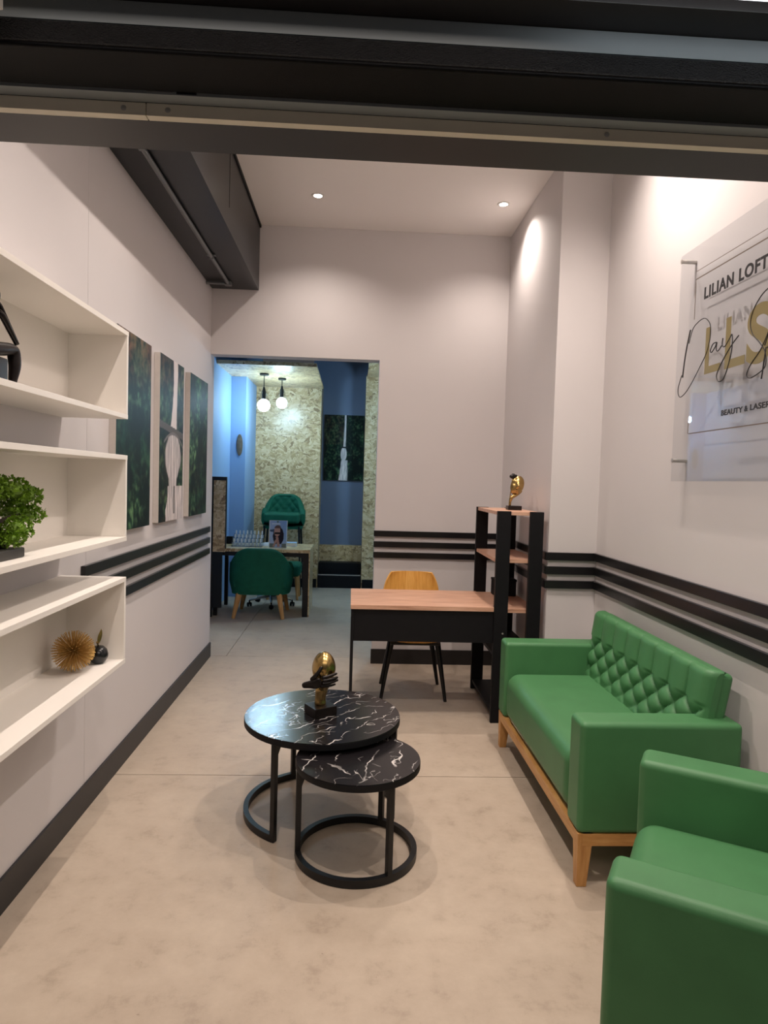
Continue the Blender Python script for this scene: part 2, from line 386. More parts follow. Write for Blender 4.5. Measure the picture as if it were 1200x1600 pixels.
# three black dado rails on each wall
tn = 0
for z0 in (0.877, 0.9645, 1.052):
    z1 = z0 + 0.047
    for bb in ((XL, XL + 0.02, 2.875, YB + 0.004), (XD - 0.008, XC - 0.02, YB - 0.02, YB)):
        tn += 1; struct(MB().box(*bb, z0, z1, 0.003).obj('trim_%d' % tn, 'black'))
    z0 -= 0.010; z1 -= 0.008
    tn += 1
    struct(MB().box(XR - 0.02, XR, 0.9, YC, z0, z1, 0.003).box(XC - 0.02, XR - 0.0005, YC - 0.02, YC, z0, z1, 0.003).box(XC - 0.02, XC, YC, YB, z0, z1, 0.003).obj('trim_%d' % tn, 'black'))

# ---- second room beyond the opening
X2A, X2B, YP, YO, YF = -1.53, -1.345, 8.30, 9.15, 9.62
struct(MB().box(X2A - 0.12, X2A, YB + 0.13, YP, 0, 3.6).box(X2A - 0.12, X2B, YP, YF + 0.1, 0, 3.6).obj('wall_inner_left', 'bluewhite', smooth=False))
struct(MB().box(-0.60, 2.3, YF, YF + 0.1, 0, 3.6).obj('wall_inner_back', 'blue', smooth=False))
struct(MB().box(2.2, 2.3, YB + 0.13, YF, 0, 3.6).obj('wall_inner_right', 'bluewhite', smooth=False))
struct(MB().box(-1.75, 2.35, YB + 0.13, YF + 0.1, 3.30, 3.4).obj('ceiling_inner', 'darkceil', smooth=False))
struct(MB().box(X2B, -0.457, YO, YF, 0, 2.80).obj('wall_strand_board_left', 'osb', smooth=False))
struct(MB().box(0.152, 2.2, YO + 0.02, YF, 0, 2.96).obj('wall_strand_board_right', 'osb', smooth=False))
struct(MB().box(-0.456, 0.151, YF - 0.10, YF, 0.30, 0.56).obj('wall_strand_board_kick', 'osb', smooth=False))
# strand-board canopy over the booth
struct(MB().box(X2A + 0.002, -0.432, 7.44, YP - 0.002, 2.745, 2.775).box(X2B + 0.002, -0.432, YP - 0.003, YO - 0.002, 2.745, 2.775).box(X2A + 0.002, -0.432, 7.40, 7.44, 2.745, 2.785).obj('ceiling_canopy', 'osb', smooth=False))
struct(MB().box(0.62, 1.0, 7.5, 7.9, 2.745, 2.775).box(0.62, 1.0, 7.68, 7.72, 2.775, 3.30).box(0.165, 2.2, 8.55, YO + 0.018, 2.93, 2.96).box(0.165, 2.2, 8.51, 8.55, 2.93, 3.01).obj('ceiling_canopy_right', 'osb', smooth=False))
struct(MB().box(X2B, -0.47, YO - 0.014, YO, 0, 0.12).box(0.166, 2.2, YO + 0.006, YO + 0.02, 0, 0.12).obj('baseboard_inner', 'blackboard', smooth=False))
# bracing struts of the dark inner ceiling
struct(MB().box(-1.5, 2.1, 7.0, 7.12, 3.14, 3.30).box(-1.5, 2.1, 8.7, 8.82, 3.16, 3.30).obj('trim_30', 'darkceil', smooth=False))
# two black steps up into the blue recess
st = thing('steps', 'two black steps with pale edges up to the slate blue recess', 'steps', (-0.13, YO, 0))
MB().box(-0.318, 0.274, -0.02, 0.45, 0, 0.175, 0.002).obj('step', 'blackboard', st)
MB().box(-0.318, 0.274, 0.16, 0.45, 0.175, 0.33, 0.002).obj('step', 'blackboard', st)
MB().box(-0.318, 0.274, -0.024, 0.0, 0.175, 0.187, 0.002).obj('edge_strip', 'steel', st)

# ================================================================== SHOPFRONT HEADER (overhead)
b_ = thing('steel_beam', 'glossy black steel beam across the top of the shopfront', 'beam', (0, 1.108, 2.176))
MB().box(-1.9, 2.0, 0, 0.1095, 0, 0.0425, 0.005, 4).obj('bottom_flange', 'beamblack', b_)
MB().box(-1.9, 2.0, -0.003, 0.004, 0.006, 0.040, 0.0028, 4).obj('front_lip', 'beamgloss', b_)['label'] = 'glossy speckled front edge of the beam'
MB().box(-1.9, 2.0, 0.083, 0.108, 0.0425, 0.20).obj('web', 'beamblack', b_)
hs = thing('door_track', 'cream aluminium sliding door track screwed under the black beam', 'track', (0, 1.256, 2.15))
MB().box(-1.9, -0.393, -0.009, 0.009, 0, 0.0225, 0.0008).box(-0.3915, 2.0, -0.009, 0.009, 0, 0.0225, 0.0008).obj('front_profile', 'alu', hs)
MB().box(-1.9, 2.0, 0.009, 0.1185, 0.0, 0.06, 0.001).obj('soffit_panel', 'soffit', hs)
MB().box(-1.9, 2.0, -0.038, -0.0095, 0.0225, 0.040, 0.0008).obj('closing_strip', 'greysteel', hs)
for x in (-0.432, -0.353, 0.458):
    MB().lathe([(0.0, 0), (0.0045, 0), (0.005, 0.0012), (0.0034, 0.0024), (0, 0.0024)], 16, mtx=Matrix.Translation((x, -0.0089, 0.011)) @ Matrix.Rotation(PI / 2, 4, 'X')).obj('screw', 'steel', hs)
MB().box(-0.330, -0.295, -0.0390, -0.0379, 0.0245, 0.0345).obj('sticker', 'sticker', hs)['label'] = 'small black sticker with white print'
MB().box(-0.382, -0.336, -0.0390, -0.0379, 0.0255, 0.0345).obj('sticker', 'stickergrey', hs)['label'] = 'small worn grey sticker'
ff = thing('shutter_housing', 'dark grey shutter housing above the black steel beam', 'housing', (0, 1.078, 2.20))
MB().box(-1.9, 2.0, 0.032, 0.085, 0.0195, 0.0560, 0.001).obj('front_panel', 'greysteel', ff)
MB().box(-1.9, 2.0, -0.030, 0.095, 0.0565, 0.10, 0.001).obj('cover', 'skirting', ff)
struct(MB().box(-2.6, 2.7, -3.0, 1.17, 3.35, 3.42).obj('ceiling_outside', 'ceiling', smooth=False))
lp = thing('linear_light', 'white lit linear lamp at the top right corner above the shutter housing', 'light', (1.25, 0.985, 2.240))
MB().box(-0.92, 0.9, -0.02, 0.02, 0.0, 0.03, 0.004).obj('diffuser', 'concourse', lp)
MB().box(-0.93, 0.91, -0.03, 0.03, 0.031, 0.06, 0.003).obj('housing', 'trimwhite', lp)
pb = thing('bracket', 'small white bracket at the top left corner of the shopfront header', 'bracket', (-0.65, 1.03, 2.19))
MB().box(-0.20, 0.11, -0.012, 0.016, -0.004, 0.06, 0.002).obj('plate', 'trimwhite', pb)
MB().lathe([(0, 0), (0.005, 0), (0.005, 0.002), (0, 0.003)], 12, mtx=Matrix.Translation((0.09, -0.012, 0.03)) @ Matrix.Rotation(PI / 2, 4, 'X')).obj('screw', 'steel', pb)

# ================================================================== DUCT + CONDUIT
dk = thing('air_duct', 'dark grey boxed air duct running along the top of the left wall', 'duct', (XL, 1.8, 2.991))
MB().box(0.001, 0.370, 0.001, YB - 1.8 - 0.001, 0, 0.51, 0.002).obj('duct_run', 'duct', dk)
MB().box(0.3695, 0.3715, 2.288, 2.298, 0.13, 0.50).obj('joint_seam', 'blackboard', dk)
MB().box(0.368, 0.380, 0.001, YB - 1.8 - 0.001, 0.490, 0.512, 0.001).obj('edge_angle', 'blackboard', dk)
cd = thing('conduit_pipe', 'thin grey conduit pipe clipped under the dark air duct', 'pipe', (-0.99, 1.8, 2.975))
MB().tube([(0, 0.01, 0), (0, 3.36, 0)], 0.013, 14).obj('pipe', 'conduit', cd)
MB().tube([(-0.005, 3.36, 0), (-0.166, 3.36, 0)], 0.012, 14).obj('pipe', 'conduit', cd)
MB().box(-0.026, 0.026, 3.335, 3.385, -0.018, 0.0155, 0.006).obj('elbow', 'conduit', cd)
for y in (1.3, 2.76): MB().box(-0.030, 0.030, y - 0.012, y + 0.012, 0.006, 0.0155, 0.002).box(-0.016, 0.016, y - 0.010, y + 0.010, -0.015, 0.0155, 0.004).obj('clip', 'conduit', cd)

# ================================================================== DOWNLIGHTS
def downlight(i, x, y, z, label):
    t = thing('downlight', label, 'light', (x, y, z), 0, 'recessed ceiling downlights')
    MB().lathe([(0.030, -0.0006), (0.030, -0.004), (0.044, -0.004), (0.046, -0.002), (0.046, -0.0002), (0.030, -0.0002)], 32, cap=False).obj('trim_ring', 'trimwhite', t)
    MB().lathe([(0.0, -0.0015), (0.030, -0.0015), (0.030, -0.0008), (0, -0.0008)], 24).obj('lens', 'lamp', t)
    d = bpy.data.lights.new('downlight_beam', 'SPOT'); d.energy = SPOT_W * (0.56 if y > 4 else 0.42 if x > 1.2 else 1.0); d.color = WARM; d.spot_size = math.radians(134); d.spot_blend = 1.0; d.shadow_soft_size = 0.011
    o = bpy.data.objects.new('downlight_beam', d); C.objects.link(o); o.location = (x, y, z - 0.012)
for i, (x, y, z) in enumerate(DOWNLIGHTS):
    downlight(i, x, y, z, ['bright recessed downlight nearest the dark air duct', 'recessed downlight near the bright streak on the side wall',
                        'recessed downlight over the coffee tables beside the white wall shelves', 'recessed downlight over the green sofa beside the acrylic sign',
                        'recessed downlight just behind the shopfront beam on the wall shelf side', 'recessed downlight just behind the shopfront beam over the green armchair', 'recessed downlight close to the right wall between column and sign'][i])

# ================================================================== WHITE WALL SHELF
ws = thing('wall_shelf', 'white open box shelves fixed along the left wall', 'shelf', (XL, 2.685, 0))
L, D, T = 1.24, 0.257, 0.018
for z0, z1 in ((1.717, 2.061), (1.232, 1.574), (0.737, 1.087)):
    bx = MB().box(0.0, 0.030, -L + T, -T, z0 + T, z1 - T).obj('shelf_box', 'white', ws)
    MB().box(0.0, D, -L, 0, z1 - T, z1, 0.001).obj('top_board', 'white', bx)
    MB().box(0.0, D, -L, 0, z0, z0 + T, 0.001).obj('bottom_board', 'white', bx)
    MB().box(0.0, D - 0.001, -T, 0, z0 + T, z1 - T, 0.0005).obj('end_board', 'white', bx)
    MB().box(0.0, D - 0.001, -L, -L + T, z0 + T, z1 - T, 0.0005).obj('end_board', 'white', bx)

# ================================================================== CANVASES
def fbm(x, y, s, o=4):
    return 0.5 + 0.5 * noise.fractal(Vector((x * s, y * s, 3.7)), 1.0, 2.0, o)
def mixt(a, b, t): t = max(0, min(1, t)); return tuple(p + (q - p) * t for p, q in zip(a, b))
G0, G1, G2, BR = srgb(20, 30, 30), srgb(38, 74, 56), srgb(120, 160, 112), srgb(132, 96, 74)
WF, WF2 = srgb(226, 216, 214), srgb(150, 146, 148)
def forest(u, v, brown, lush=0.5):
    a = fbm(u * 0.55, v, 6.5, 7); b = fbm(u * .55 + 4, v + 9, 24, 6); k = fbm(u * 0.55 + 11, v + 2, 3.0, 3)
    c = mixt(G0, G1, (a - 0.42) * 2.6)
    c = mixt(c, G1, (lush - 0.4) * 0.7 * k)
    c = mixt(c, G2, (b - 0.44 - 0.10 * (1 - lush)) * 3.4 * max(0, a * 2 - 0.6) * lush)
    c = mixt(c, G0, max(0.0, 0.5 - b) * 2.2)
    return mixt(c, BR, brown * max(0, b * 1.6 - 0.35))
def p_left(u, v):
    lush = 0.9 * math.exp(-((v - 0.70) / 0.10) ** 2) + 0.55 * math.exp(-((v - 0.12) / 0.14) ** 2) + 0.12
    return forest(u, v, max(0, min(1, (v - 0.72) * 4.5)) * (0.5 + 0.5 * fbm(u, v, 4)), min(1, lush))
def p_mid(u, v):
    c = forest(u + 2, v + 3, 0.35 if v > 0.8 else 0.1, 0.35 + 0.4 * math.exp(-((v - 0.3) / 0.2) ** 2))
    e = 0.05 * (fbm(u, v, 9) - 0.5)
    if v > 0.54:
        cx = 0.60 + 0.04 * math.sin(v * 9); wd = 0.10 + 0.06 * max(0, 0.75 - v) / 0.2; q = abs(u + e - cx) / wd
        c = mixt(WF, c, (q - 0.75) * 4)
    elif v > 0.215:
        t = (0.54 - v) / 0.32; cx = 0.56; wd = 0.17 + 0.18 * math.sin(min(1, t * 1.15) * PI) ; q = abs(u + e - cx) / max(wd, .05)
        s = fbm(u * 3, v * 0.4, 14, 5)
        c = mixt(mixt(WF2, WF, s * 1.7 - .25), c, (q - 0.85) * 5)
    else:
        s = fbm(u * 3.4, v * 0.5, 12, 5)
        if u + e * 2 > 0.34 - 0.10 * (0.2 - v) * 5: c = mixt(mixt(WF2, WF, s * 2.2 - 0.45), c, 0.0)
        if abs(u - 0.62) < 0.03 and v > 0.04: c = mixt(c, G0, 0.7)
    # footbridge with an arch in front of the falls
    dk_ = 0.565 - 0.05 * (u - 0.5)
    if abs(v - dk_) < 0.022: c = srgb(96, 88, 86)
    arch = 0.515 + 0.03 - 0.16 * (u - 0.56) ** 2 * 2.6
    if abs(v - arch) < 0.009 and u > 0.18: c = srgb(120, 112, 110)
    if arch + 0.009 <= v <= dk_ - 0.02 and u > 0.1: c = mixt(c, G0, 0.75)
    return c
def p_right(u, v): return forest(u + 5, v + 7, 0.08, min(1, 0.15 + 1.0 * math.exp(-((v - 0.72) / 0.2) ** 2) * (1.1 - 0.5 * u) + (0.4 if v < 0.5 and u < 0.35 else 0.05)))
def p_falls(u, v):
    c = forest(u * 1.6 + 8, v * 1.2 + 1, 0.25 if (u < 0.5 and v > 0.55) else 0.02)
    c = mixt(c, G0, 0.25)
    if v > 0.5: wd, cx = 0.022 + 0.012 * (1 - v) * 2, 0.53 - 0.02 * (1 - v)
    elif v > 0.31: wd, cx = 0.045 + 0.04 * math.sin((0.5 - v) / 0.19 * PI), 0.50
    else: wd, cx = 0.075 + 0.05 * (0.31 - v) / 0.31 + 0.03 * (fbm(u, v, 9) - .5), 0.525 - 0.03 * (0.31 - v) / 0.31
    q = abs(u - cx) / wd; s = fbm(u * 4, v * 0.6, 14, 4)
    c = mixt(mixt(WF2, WF, s * 1.8 - 0.2), c, (q - 0.8) * 4)
    if abs(v - 0.505) < 0.012 and abs(u - 0.5) < 0.09: c = srgb(40, 44, 46)
    return c
for nm, y0, y1, fn in (('tall forest canvas half hidden behind the white shelves', 3.185, 3.715, p_left),
                       ('tall canvas of a white waterfall under an arched footbridge', 3.885, 4.415, p_mid),
                       ('tall dark green forest canvas nearest the doorway', 4.590, 5.130, p_right)):
    t = thing('wall_picture', nm, 'picture', (XL, (y0 + y1) / 2, 1.22), 0, 'three tall canvases on the left wall')
    h = (y1 - y0) / 2
    MB().box(0.0005, 0.034, -h, h, 0, 0.985, 0.001).obj('canvas_frame', 'canvas', t)
    paint_grid(lambda u, v: (0.0346, -h + 2 * h * u, 0.985 * v), 110, 210, fn, 'print', 'print', t)
t = thing('wall_picture', 'dark canvas of a thin waterfall on the slate blue recess wall', 'picture', (-0.142, YF, 1.495))
MB().box(-0.285, 0.285, -0.03, -0.0005, 0, 0.945, 0.001).obj('canvas_frame', 'blackboard', t)
paint_grid(lambda u, v: (-0.284 + 0.568 * u, -0.0306, 0.001 + 0.943 * v), 90, 130, p_falls, 'print', 'print', t)

# ================================================================== ACRYLIC SIGN on the right wall
SX = 1.480; SY = 3.01
sg = thing('wall_sign', 'clear acrylic spa sign with black and gold lettering on the right wall', 'sign', (XR, SY, 1.54))
ox, oy, oz = XR, SY, 1.54
MB().box(SX - ox, SX - ox + 0.006, -1.30, 0, 0, 1.03, 0.001).obj('acrylic_panel', 'acrylic', sg)
for y, z in ((-0.035, 1.02 - 0.025), (-0.035, 0.095), (-1.265, 0.995), (-1.265, 0.095)):
    MB().lathe([(0, 0), (0.009, 0), (0.009, 0.062), (0.0105, 0.064), (0.0105, 0.068), (0, 0.070)], 20, mtx=Matrix.Translation((-0.0005, y, z)) @ Matrix.Rotation(-PI / 2, 4, 'Y')).obj('standoff', 'steel', sg)
XF = SX - ox - 0.0015                                              # print stands on the panel's front face
def text(body, size, y, z, m, bold=0.0, sp=1.0, ws_=1.0, parent=sg, width=None, thick=0.0006):
    cu = bpy.data.curves.new('t', 'FONT'); cu.body = body; cu.size = size; cu.offset = bold; cu.space_character = sp; cu.extrude = thick
    o = bpy.data.objects.new('t', cu); C.objects.link(o)
    dg = bpy.context.evaluated_depsgraph_get(); dg.update()
    me = bpy.data.meshes.new_from_object(o.evaluated_get(dg)); bpy.data.objects.remove(o)
    xs = [v.co.x for v in me.vertices]; k = (width / (max(xs) - min(xs))) if width else ws_
    x0 = min(xs)
    for v in me.vertices: v.co = Vector((XF - v.co.z, y - oy - (v.co.x - x0) * k, z - oz + v.co.y))
    me.materials.clear(); me.materials.append(M[m])
    o = bpy.data.objects.new('lettering', me); C.objects.link(o); o.parent = parent
    return o
text('LILIAN', 0.067, 2.774, 2.3135, 'ink', 0.0022, 1.12, width=0.216)
text('LOFTS', 0.067, 2.522, 2.3125, 'ink', 0.0022, 1.12, width=0.216)
text('BEAUTY', 0.030, 2.597, 1.803, 'ink', 0.0008, 1.05, width=0.146)
text('&', 0.030, 2.440, 1.804, 'ink', 0.0008, 1.05, width=0.022)
text('LASER', 0.030, 2.404, 1.805, 'ink', 0.0008, 1.05, width=0.120)
def letter_L(y0, wd, z0, z1, th):
    P = [(0, 0), (wd, 0), (wd, th), (th, th), (th, z1 - z0), (0, z1 - z0)]
    return MB().prism(P, -0.0006, 0.0008, mtx=Matrix(((0, 0, -1, XF), (-1, 0, 0, y0 - oy), (0, 1, 0, z0 - oz), (0, 0, 0, 1))))
letter_L(2.743, 0.118, 1.990, 2.184, 0.030).obj('lettering', 'goldink', sg)['label'] = 'gold letter L'
letter_L(2.592, 0.136, 1.986, 2.189, 0.034).obj('lettering', 'goldink', sg)['label'] = 'gold letter L'
text('S', 0.290, 2.448, 1.983, 'goldink', 0.009, width=0.152)
def ribbon(pts, r):                                                 # smooth handwritten stroke
    P = [Vector((XF - 0.0008, y - oy, z - oz)) for y, z in pts]; out = []
    for i in range(len(P) - 1):
        p0, p1, p2, p3 = P[max(0, i - 1)], P[i], P[i + 1], P[min(len(P) - 1, i + 2)]
        for k in range(6):
            s = k / 6; out.append(0.5 * ((2 * p1) + (p2 - p0) * s + (2 * p0 - 5 * p1 + 4 * p2 - p3) * s * s + (3 * p1 - p0 - 3 * p2 + p3) * s ** 3))
    out.append(P[-1]); return MB().tube(out, r, 6)
scr = ribbon([(2.875, 2.207), (2.9, 2.136), (2.915, 2.075), (2.926, 2.005)], 0.0028)
for st_, r in (([(2.934, 2.017), (2.961, 1.964), (2.955, 1.931), (2.932, 1.92), (2.885, 1.938), (2.828, 1.982), (2.773, 2.035), (2.73, 2.082), (2.709, 2.138), (2.712, 2.188), (2.739, 2.219), (2.768, 2.231), (2.812, 2.226), (2.855, 2.205), (2.883, 2.149)], .0019),
               ([(2.659, 2.108), (2.684, 2.106), (2.702, 2.082), (2.69, 2.074), (2.665, 2.092), (2.655, 2.107), (2.657, 2.08), (2.643, 2.07), (2.614, 2.089)], .0022),
               ([(2.612, 2.115), (2.614, 2.089), (2.596, 2.078), (2.564, 2.102), (2.547, 2.115), (2.544, 2.061), (2.563, 1.999), (2.592, 1.951), (2.626, 1.944), (2.644, 1.964), (2.637, 1.987), (2.6, 2.029), (2.545, 2.075), (2.501, 2.102)], .0022),
               ([(2.315, 2.233), (2.337, 2.231), (2.375, 2.214), (2.415, 2.176), (2.429, 2.131), (2.411, 2.087), (2.367, 2.047), (2.332, 2.01), (2.322, 1.97), (2.334, 1.946), (2.385, 1.929), (2.42, 1.926), (2.436, 1.943), (2.412, 1.977), (2.358, 2.019), (2.314, 2.079)], .0021),
               ([(2.326, 2.022), (2.335, 1.963), (2.344, 1.911)], .0024),
               ([(2.335, 2.03), (2.300, 2.09), (2.280, 2.07), (2.290, 2.03), (2.320, 2.02)], .0021),
               ([(2.230, 2.095), (2.255, 2.09), (2.262, 2.06), (2.245, 2.05), (2.225, 2.09), (2.222, 2.05), (2.200, 2.065)], .0021)):
    t_ = ribbon(st_, r); me_ = bpy.data.meshes.new('t'); t_.bm.to_mesh(me_); t_.bm.free(); scr.bm.from_mesh(me_); bpy.data.meshes.remove(me_)
scr.obj('script_lettering', 'ink', sg)['label'] = 'thin black handwritten words Day Spa'
fr = MB()
def hline(y0, y1, z, m=0.0016): fr.box(XF - 0.0004, XF + 0.001, y1 - oy, y0 - oy, z - oz - m, z - oz + m)
def vline(y, z0, z1, m=0.0016): fr.box(XF - 0.0004, XF + 0.001, y - oy - m, y - oy + m, z0 - oz, z1 - oz)
hline(2.849, 1.87, 2.418, 0.0022); hline(2.849, 1.87, 1.749, 0.0022); hline(2.849, 1.87, 2.452, 0.0011); vline(2.849, 2.245, 2.42); vline(2.857, 1.749, 1.80); vline(1.87, 1.749, 2.418)
fr.obj('printed_border', 'line', sg, smooth=False)
KS = SX / 1.472
for o_ in sg.children:
    if 'lettering' in o_.name or 'border' in o_.name:
        for v_ in o_.data.vertices: v_.co.y = (v_.co.y + oy) * KS - oy; v_.co.z = 1.5 + (v_.co.z + oz - 1.5) * KS - oz

# ================================================================== TUFTED UPHOLSTERY
def tufted(width, height, du, dv, vtop, depth, thick=0.09, vstart=0.03, nu=None):
    """cushion slab in local coords: y across (0..width), z up, front face towards -x; buttons sunk on a diamond lattice"""
    nu = nu or int(width / 0.006); nv = int(height / 0.006)
    def h(y, z):
        u = y / du
        if z <= vtop:
            v = (vtop - z) / dv
            a, b = (u + v) / 2, (u - v) / 2
            k = min(1.0, abs(math.sin(PI * a)) * abs(math.sin(PI * b)))
            p = k ** 0.42
            fade = min(1, max(0, (z - vstart) / 0.05)); p = p * fade + 0.8 * (1 - fade)
        else:
            q = abs(math.sin(PI * u / 2)); t = min(1, (z - vtop) / max(1e-3, height - vtop))
            p = q ** 0.38 * (1 - 0.72 * t) + 0.72 * t
        e = min(y, width - y); ed = min(1.0, e / 0.03); p = p * ed + 0.5 * (1 - ed)
        r = 0.035; rz = height - z
        rnd = r - math.sqrt(max(0, r * r - max(0, r - rz) ** 2)) if rz < r else 0
        ry = r - math.sqrt(max(0, r * r - max(0, r - e) ** 2)) if e < r else 0
        return -(depth * p) + rnd + ry * 0.7
    mb = MB()
    mb.grid(lambda s, t: Vector((h(s * width, t * height), s * width, t * height)), nu, nv)
    mb.box(0.012, thick, 0.004, width - 0.004, 0, height - 0.006, 0.022, 4)
    # close the rim between front skin and slab
    def rim(s, t):
        if s < 0.25: y, z = 0, s * 4 * height
        elif s < 0.75: y, z = (s - 0.25) * 2 * width, height
        else: y, z = width, (1 - s) * 4 * height
        x = h(y, z); return Vector((x + (0.035 - x) * t, y, z))
    mb.grid(rim, 160, 2)
    return mb
# ================================================================== SOFA
SFX, SFY0, SFY1, SFB = 0.872, 2.362, 3.712, 1.492
sf = thing('sofa', 'green two-seat sofa with tufted back and oak base against the right wall', 'sofa', (1.18, 3.037, 0))
def rel(t, x, y, z): return (x - t.location.x, y - t.location.y, z - t.location.z)
sx0, sx1, sy0, sy1 = SFX - 1.18, SFB - 1.18, SFY0 - 3.037, SFY1 - 3.037
AT = 0.135
def upholstery_seat(x0, x1, y0, y1, z0, z1):
    return MB().box(x0, x1, y0, y1, z0, z1, 0.070, 8)
MB().box(sx0, sx1, sy0, sy0 + AT, 0.205, 0.628, 0.022, 4).obj('arm', 'leather', sf)
MB().box(sx0, sx1, sy1 - AT, sy1, 0.205, 0.628, 0.022, 4).obj('arm', 'leather', sf)
upholstery_seat(sx0 + 0.003, sx1 - 0.06, sy0 + AT - 0.004, sy1 - AT + 0.004, 0.205, 0.468).obj('seat', 'leather', sf)
MB().box(sx1 - 0.10, sx1 - 0.002, sy0 + AT - 0.01, sy1 - AT + 0.01, 0.205, 0.60, 0.015, 3).obj('back_frame', 'leather', sf)
bw = 1.205
bk = tufted(bw, 0.40, bw / 16, 0.058, 0.255, 0.030, 0.085)
tilt = Matrix.Translation((sx1 - 0.155, -0.612, 0.42)) @ Matrix.Rotation(math.radians(10), 4, 'Y')
bmesh.ops.transform(bk.bm, matrix=tilt, verts=bk.bm.verts)
bko = bk.obj('backrest', 'leather', sf, angle=60)
fb = MB().box(sx0 + 0.004, sx0 + 0.034, sy0 + 0.02, sy1 - 0.02, 0.158, 0.206, 0.003).box(sx1 - 0.04, sx1 - 0.01, sy0 + 0.02, sy1 - 0.02, 0.158, 0.206, 0.003)
fb.box(sx0 + 0.02, sx1 - 0.02, sy0 + 0.004, sy0 + 0.034, 0.158, 0.206, 0.003).box(sx0 + 0.02, sx1 - 0.02, sy1 - 0.034, sy1 - 0.004, 0.158, 0.206, 0.003)
fb.obj('base_frame', 'oakx', sf)
for ix, iy in ((0, 0), (0, 1), (1, 0), (1, 1)):
    px = sx0 + 0.034 if ix == 0 else sx1 - 0.04; py = sy0 + 0.034 if iy == 0 else sy1 - 0.034
    MB().taper((px - (0.012 if ix == 0 else -0.012) * 0 , py, 0.206), (px - 0.008 * (1 - 2 * ix), py - 0.008 * (1 - 2 * iy), 0.0), 0.030, 0.019).obj('leg', 'oak', sf)

# ================================================================== ARMCHAIR (turned towards the tables)
ang = math.radians(-30.5)                                    # direction front -> back
ac = thing('armchair', 'green leatherette armchair in the bottom right foreground', 'armchair', (0.795, 1.785, 0), ang)
W2, DP = 0.430, 0.58
MB().box(0, DP, W2 - AT, W2, 0.205, 0.628, 0.024, 5).obj('arm', 'leather', ac)
MB().box(0.012, DP, -W2, -W2 + AT, 0.205, 0.628, 0.024, 5).obj('arm', 'leather', ac)
upholstery_seat(0.003, DP - 0.05, -W2 + AT - 0.004, W2 - AT + 0.004, 0.205, 0.455).obj('seat', 'leather', ac)
MB().box(DP - 0.09, DP - 0.002, -W2 + AT - 0.01, W2 - AT + 0.01, 0.205, 0.60, 0.015, 3).obj('back_frame', 'leather', ac)
aw = 0.66
bk = tufted(aw, 0.40, aw / 8, 0.058, 0.255, 0.030, 0.08)
tilt = Matrix.Translation((DP - 0.145, -aw / 2, 0.42)) @ Matrix.Rotation(math.radians(9), 4, 'Y')
bmesh.ops.transform(bk.bm, matrix=tilt, verts=bk.bm.verts); bko = bk.obj('backrest', 'leather', ac, angle=60)
MB().box(0.004, 0.034, -W2 + 0.02, W2 - 0.02, 0.158, 0.206, 0.003).box(DP - 0.04, DP - 0.01, -W2 + 0.02, W2 - 0.02, 0.158, 0.206, 0.003).box(0.02, DP - 0.02, -W2 + 0.004, -W2 + 0.034, 0.158, 0.206, 0.003).box(0.02, DP - 0.02, W2 - 0.034, W2 - 0.004, 0.158, 0.206, 0.003).obj('base_frame', 'oakx', ac)
for ix in (0, 1):
    for iy in (-1, 1):
        px = 0.034 if ix == 0 else DP - 0.034; py = iy * (W2 - 0.034)
        MB().taper((px, py, 0.206), (px - 0.008 * (1 - 2 * ix), py + 0.008 * iy, 0), 0.030, 0.019).obj('leg', 'oak', ac)

# ================================================================== NESTING COFFEE TABLES
def ring_pts(r, a0, a1, z, n=48): return [(r * math.cos(math.radians(a0 + (a1 - a0) * i / n)), r * math.sin(math.radians(a0 + (a1 - a0) * i / n)), z) for i in range(n + 1)]
def flat_ring(mb, r, a0, a1, z0, z1, w_, closed=False):
    n = 64; b = bmesh.new(); rg = []
    N = n if closed else n + 1
    for i in range(N):
        a = math.radians(a0 + (a1 - a0) * i / n); c, s = math.cos(a), math.sin(a)
        rg.append([b.verts.new((q * c, q * s, z)) for q, z in ((r - w_, z0), (r, z0), (r, z1), (r - w_, z1))])
    for i in range(n):
        A, B = rg[i], rg[(i + 1) % N]
        for k in range(4): b.faces.new((A[k], A[(k + 1) % 4], B[(k + 1) % 4], B[k]))
    if not closed: b.faces.new(rg[0]); b.faces.new(rg[-1])
    bmesh.ops.recalc_face_normals(b, faces=b.faces[:]); mb.merge(b); return mb
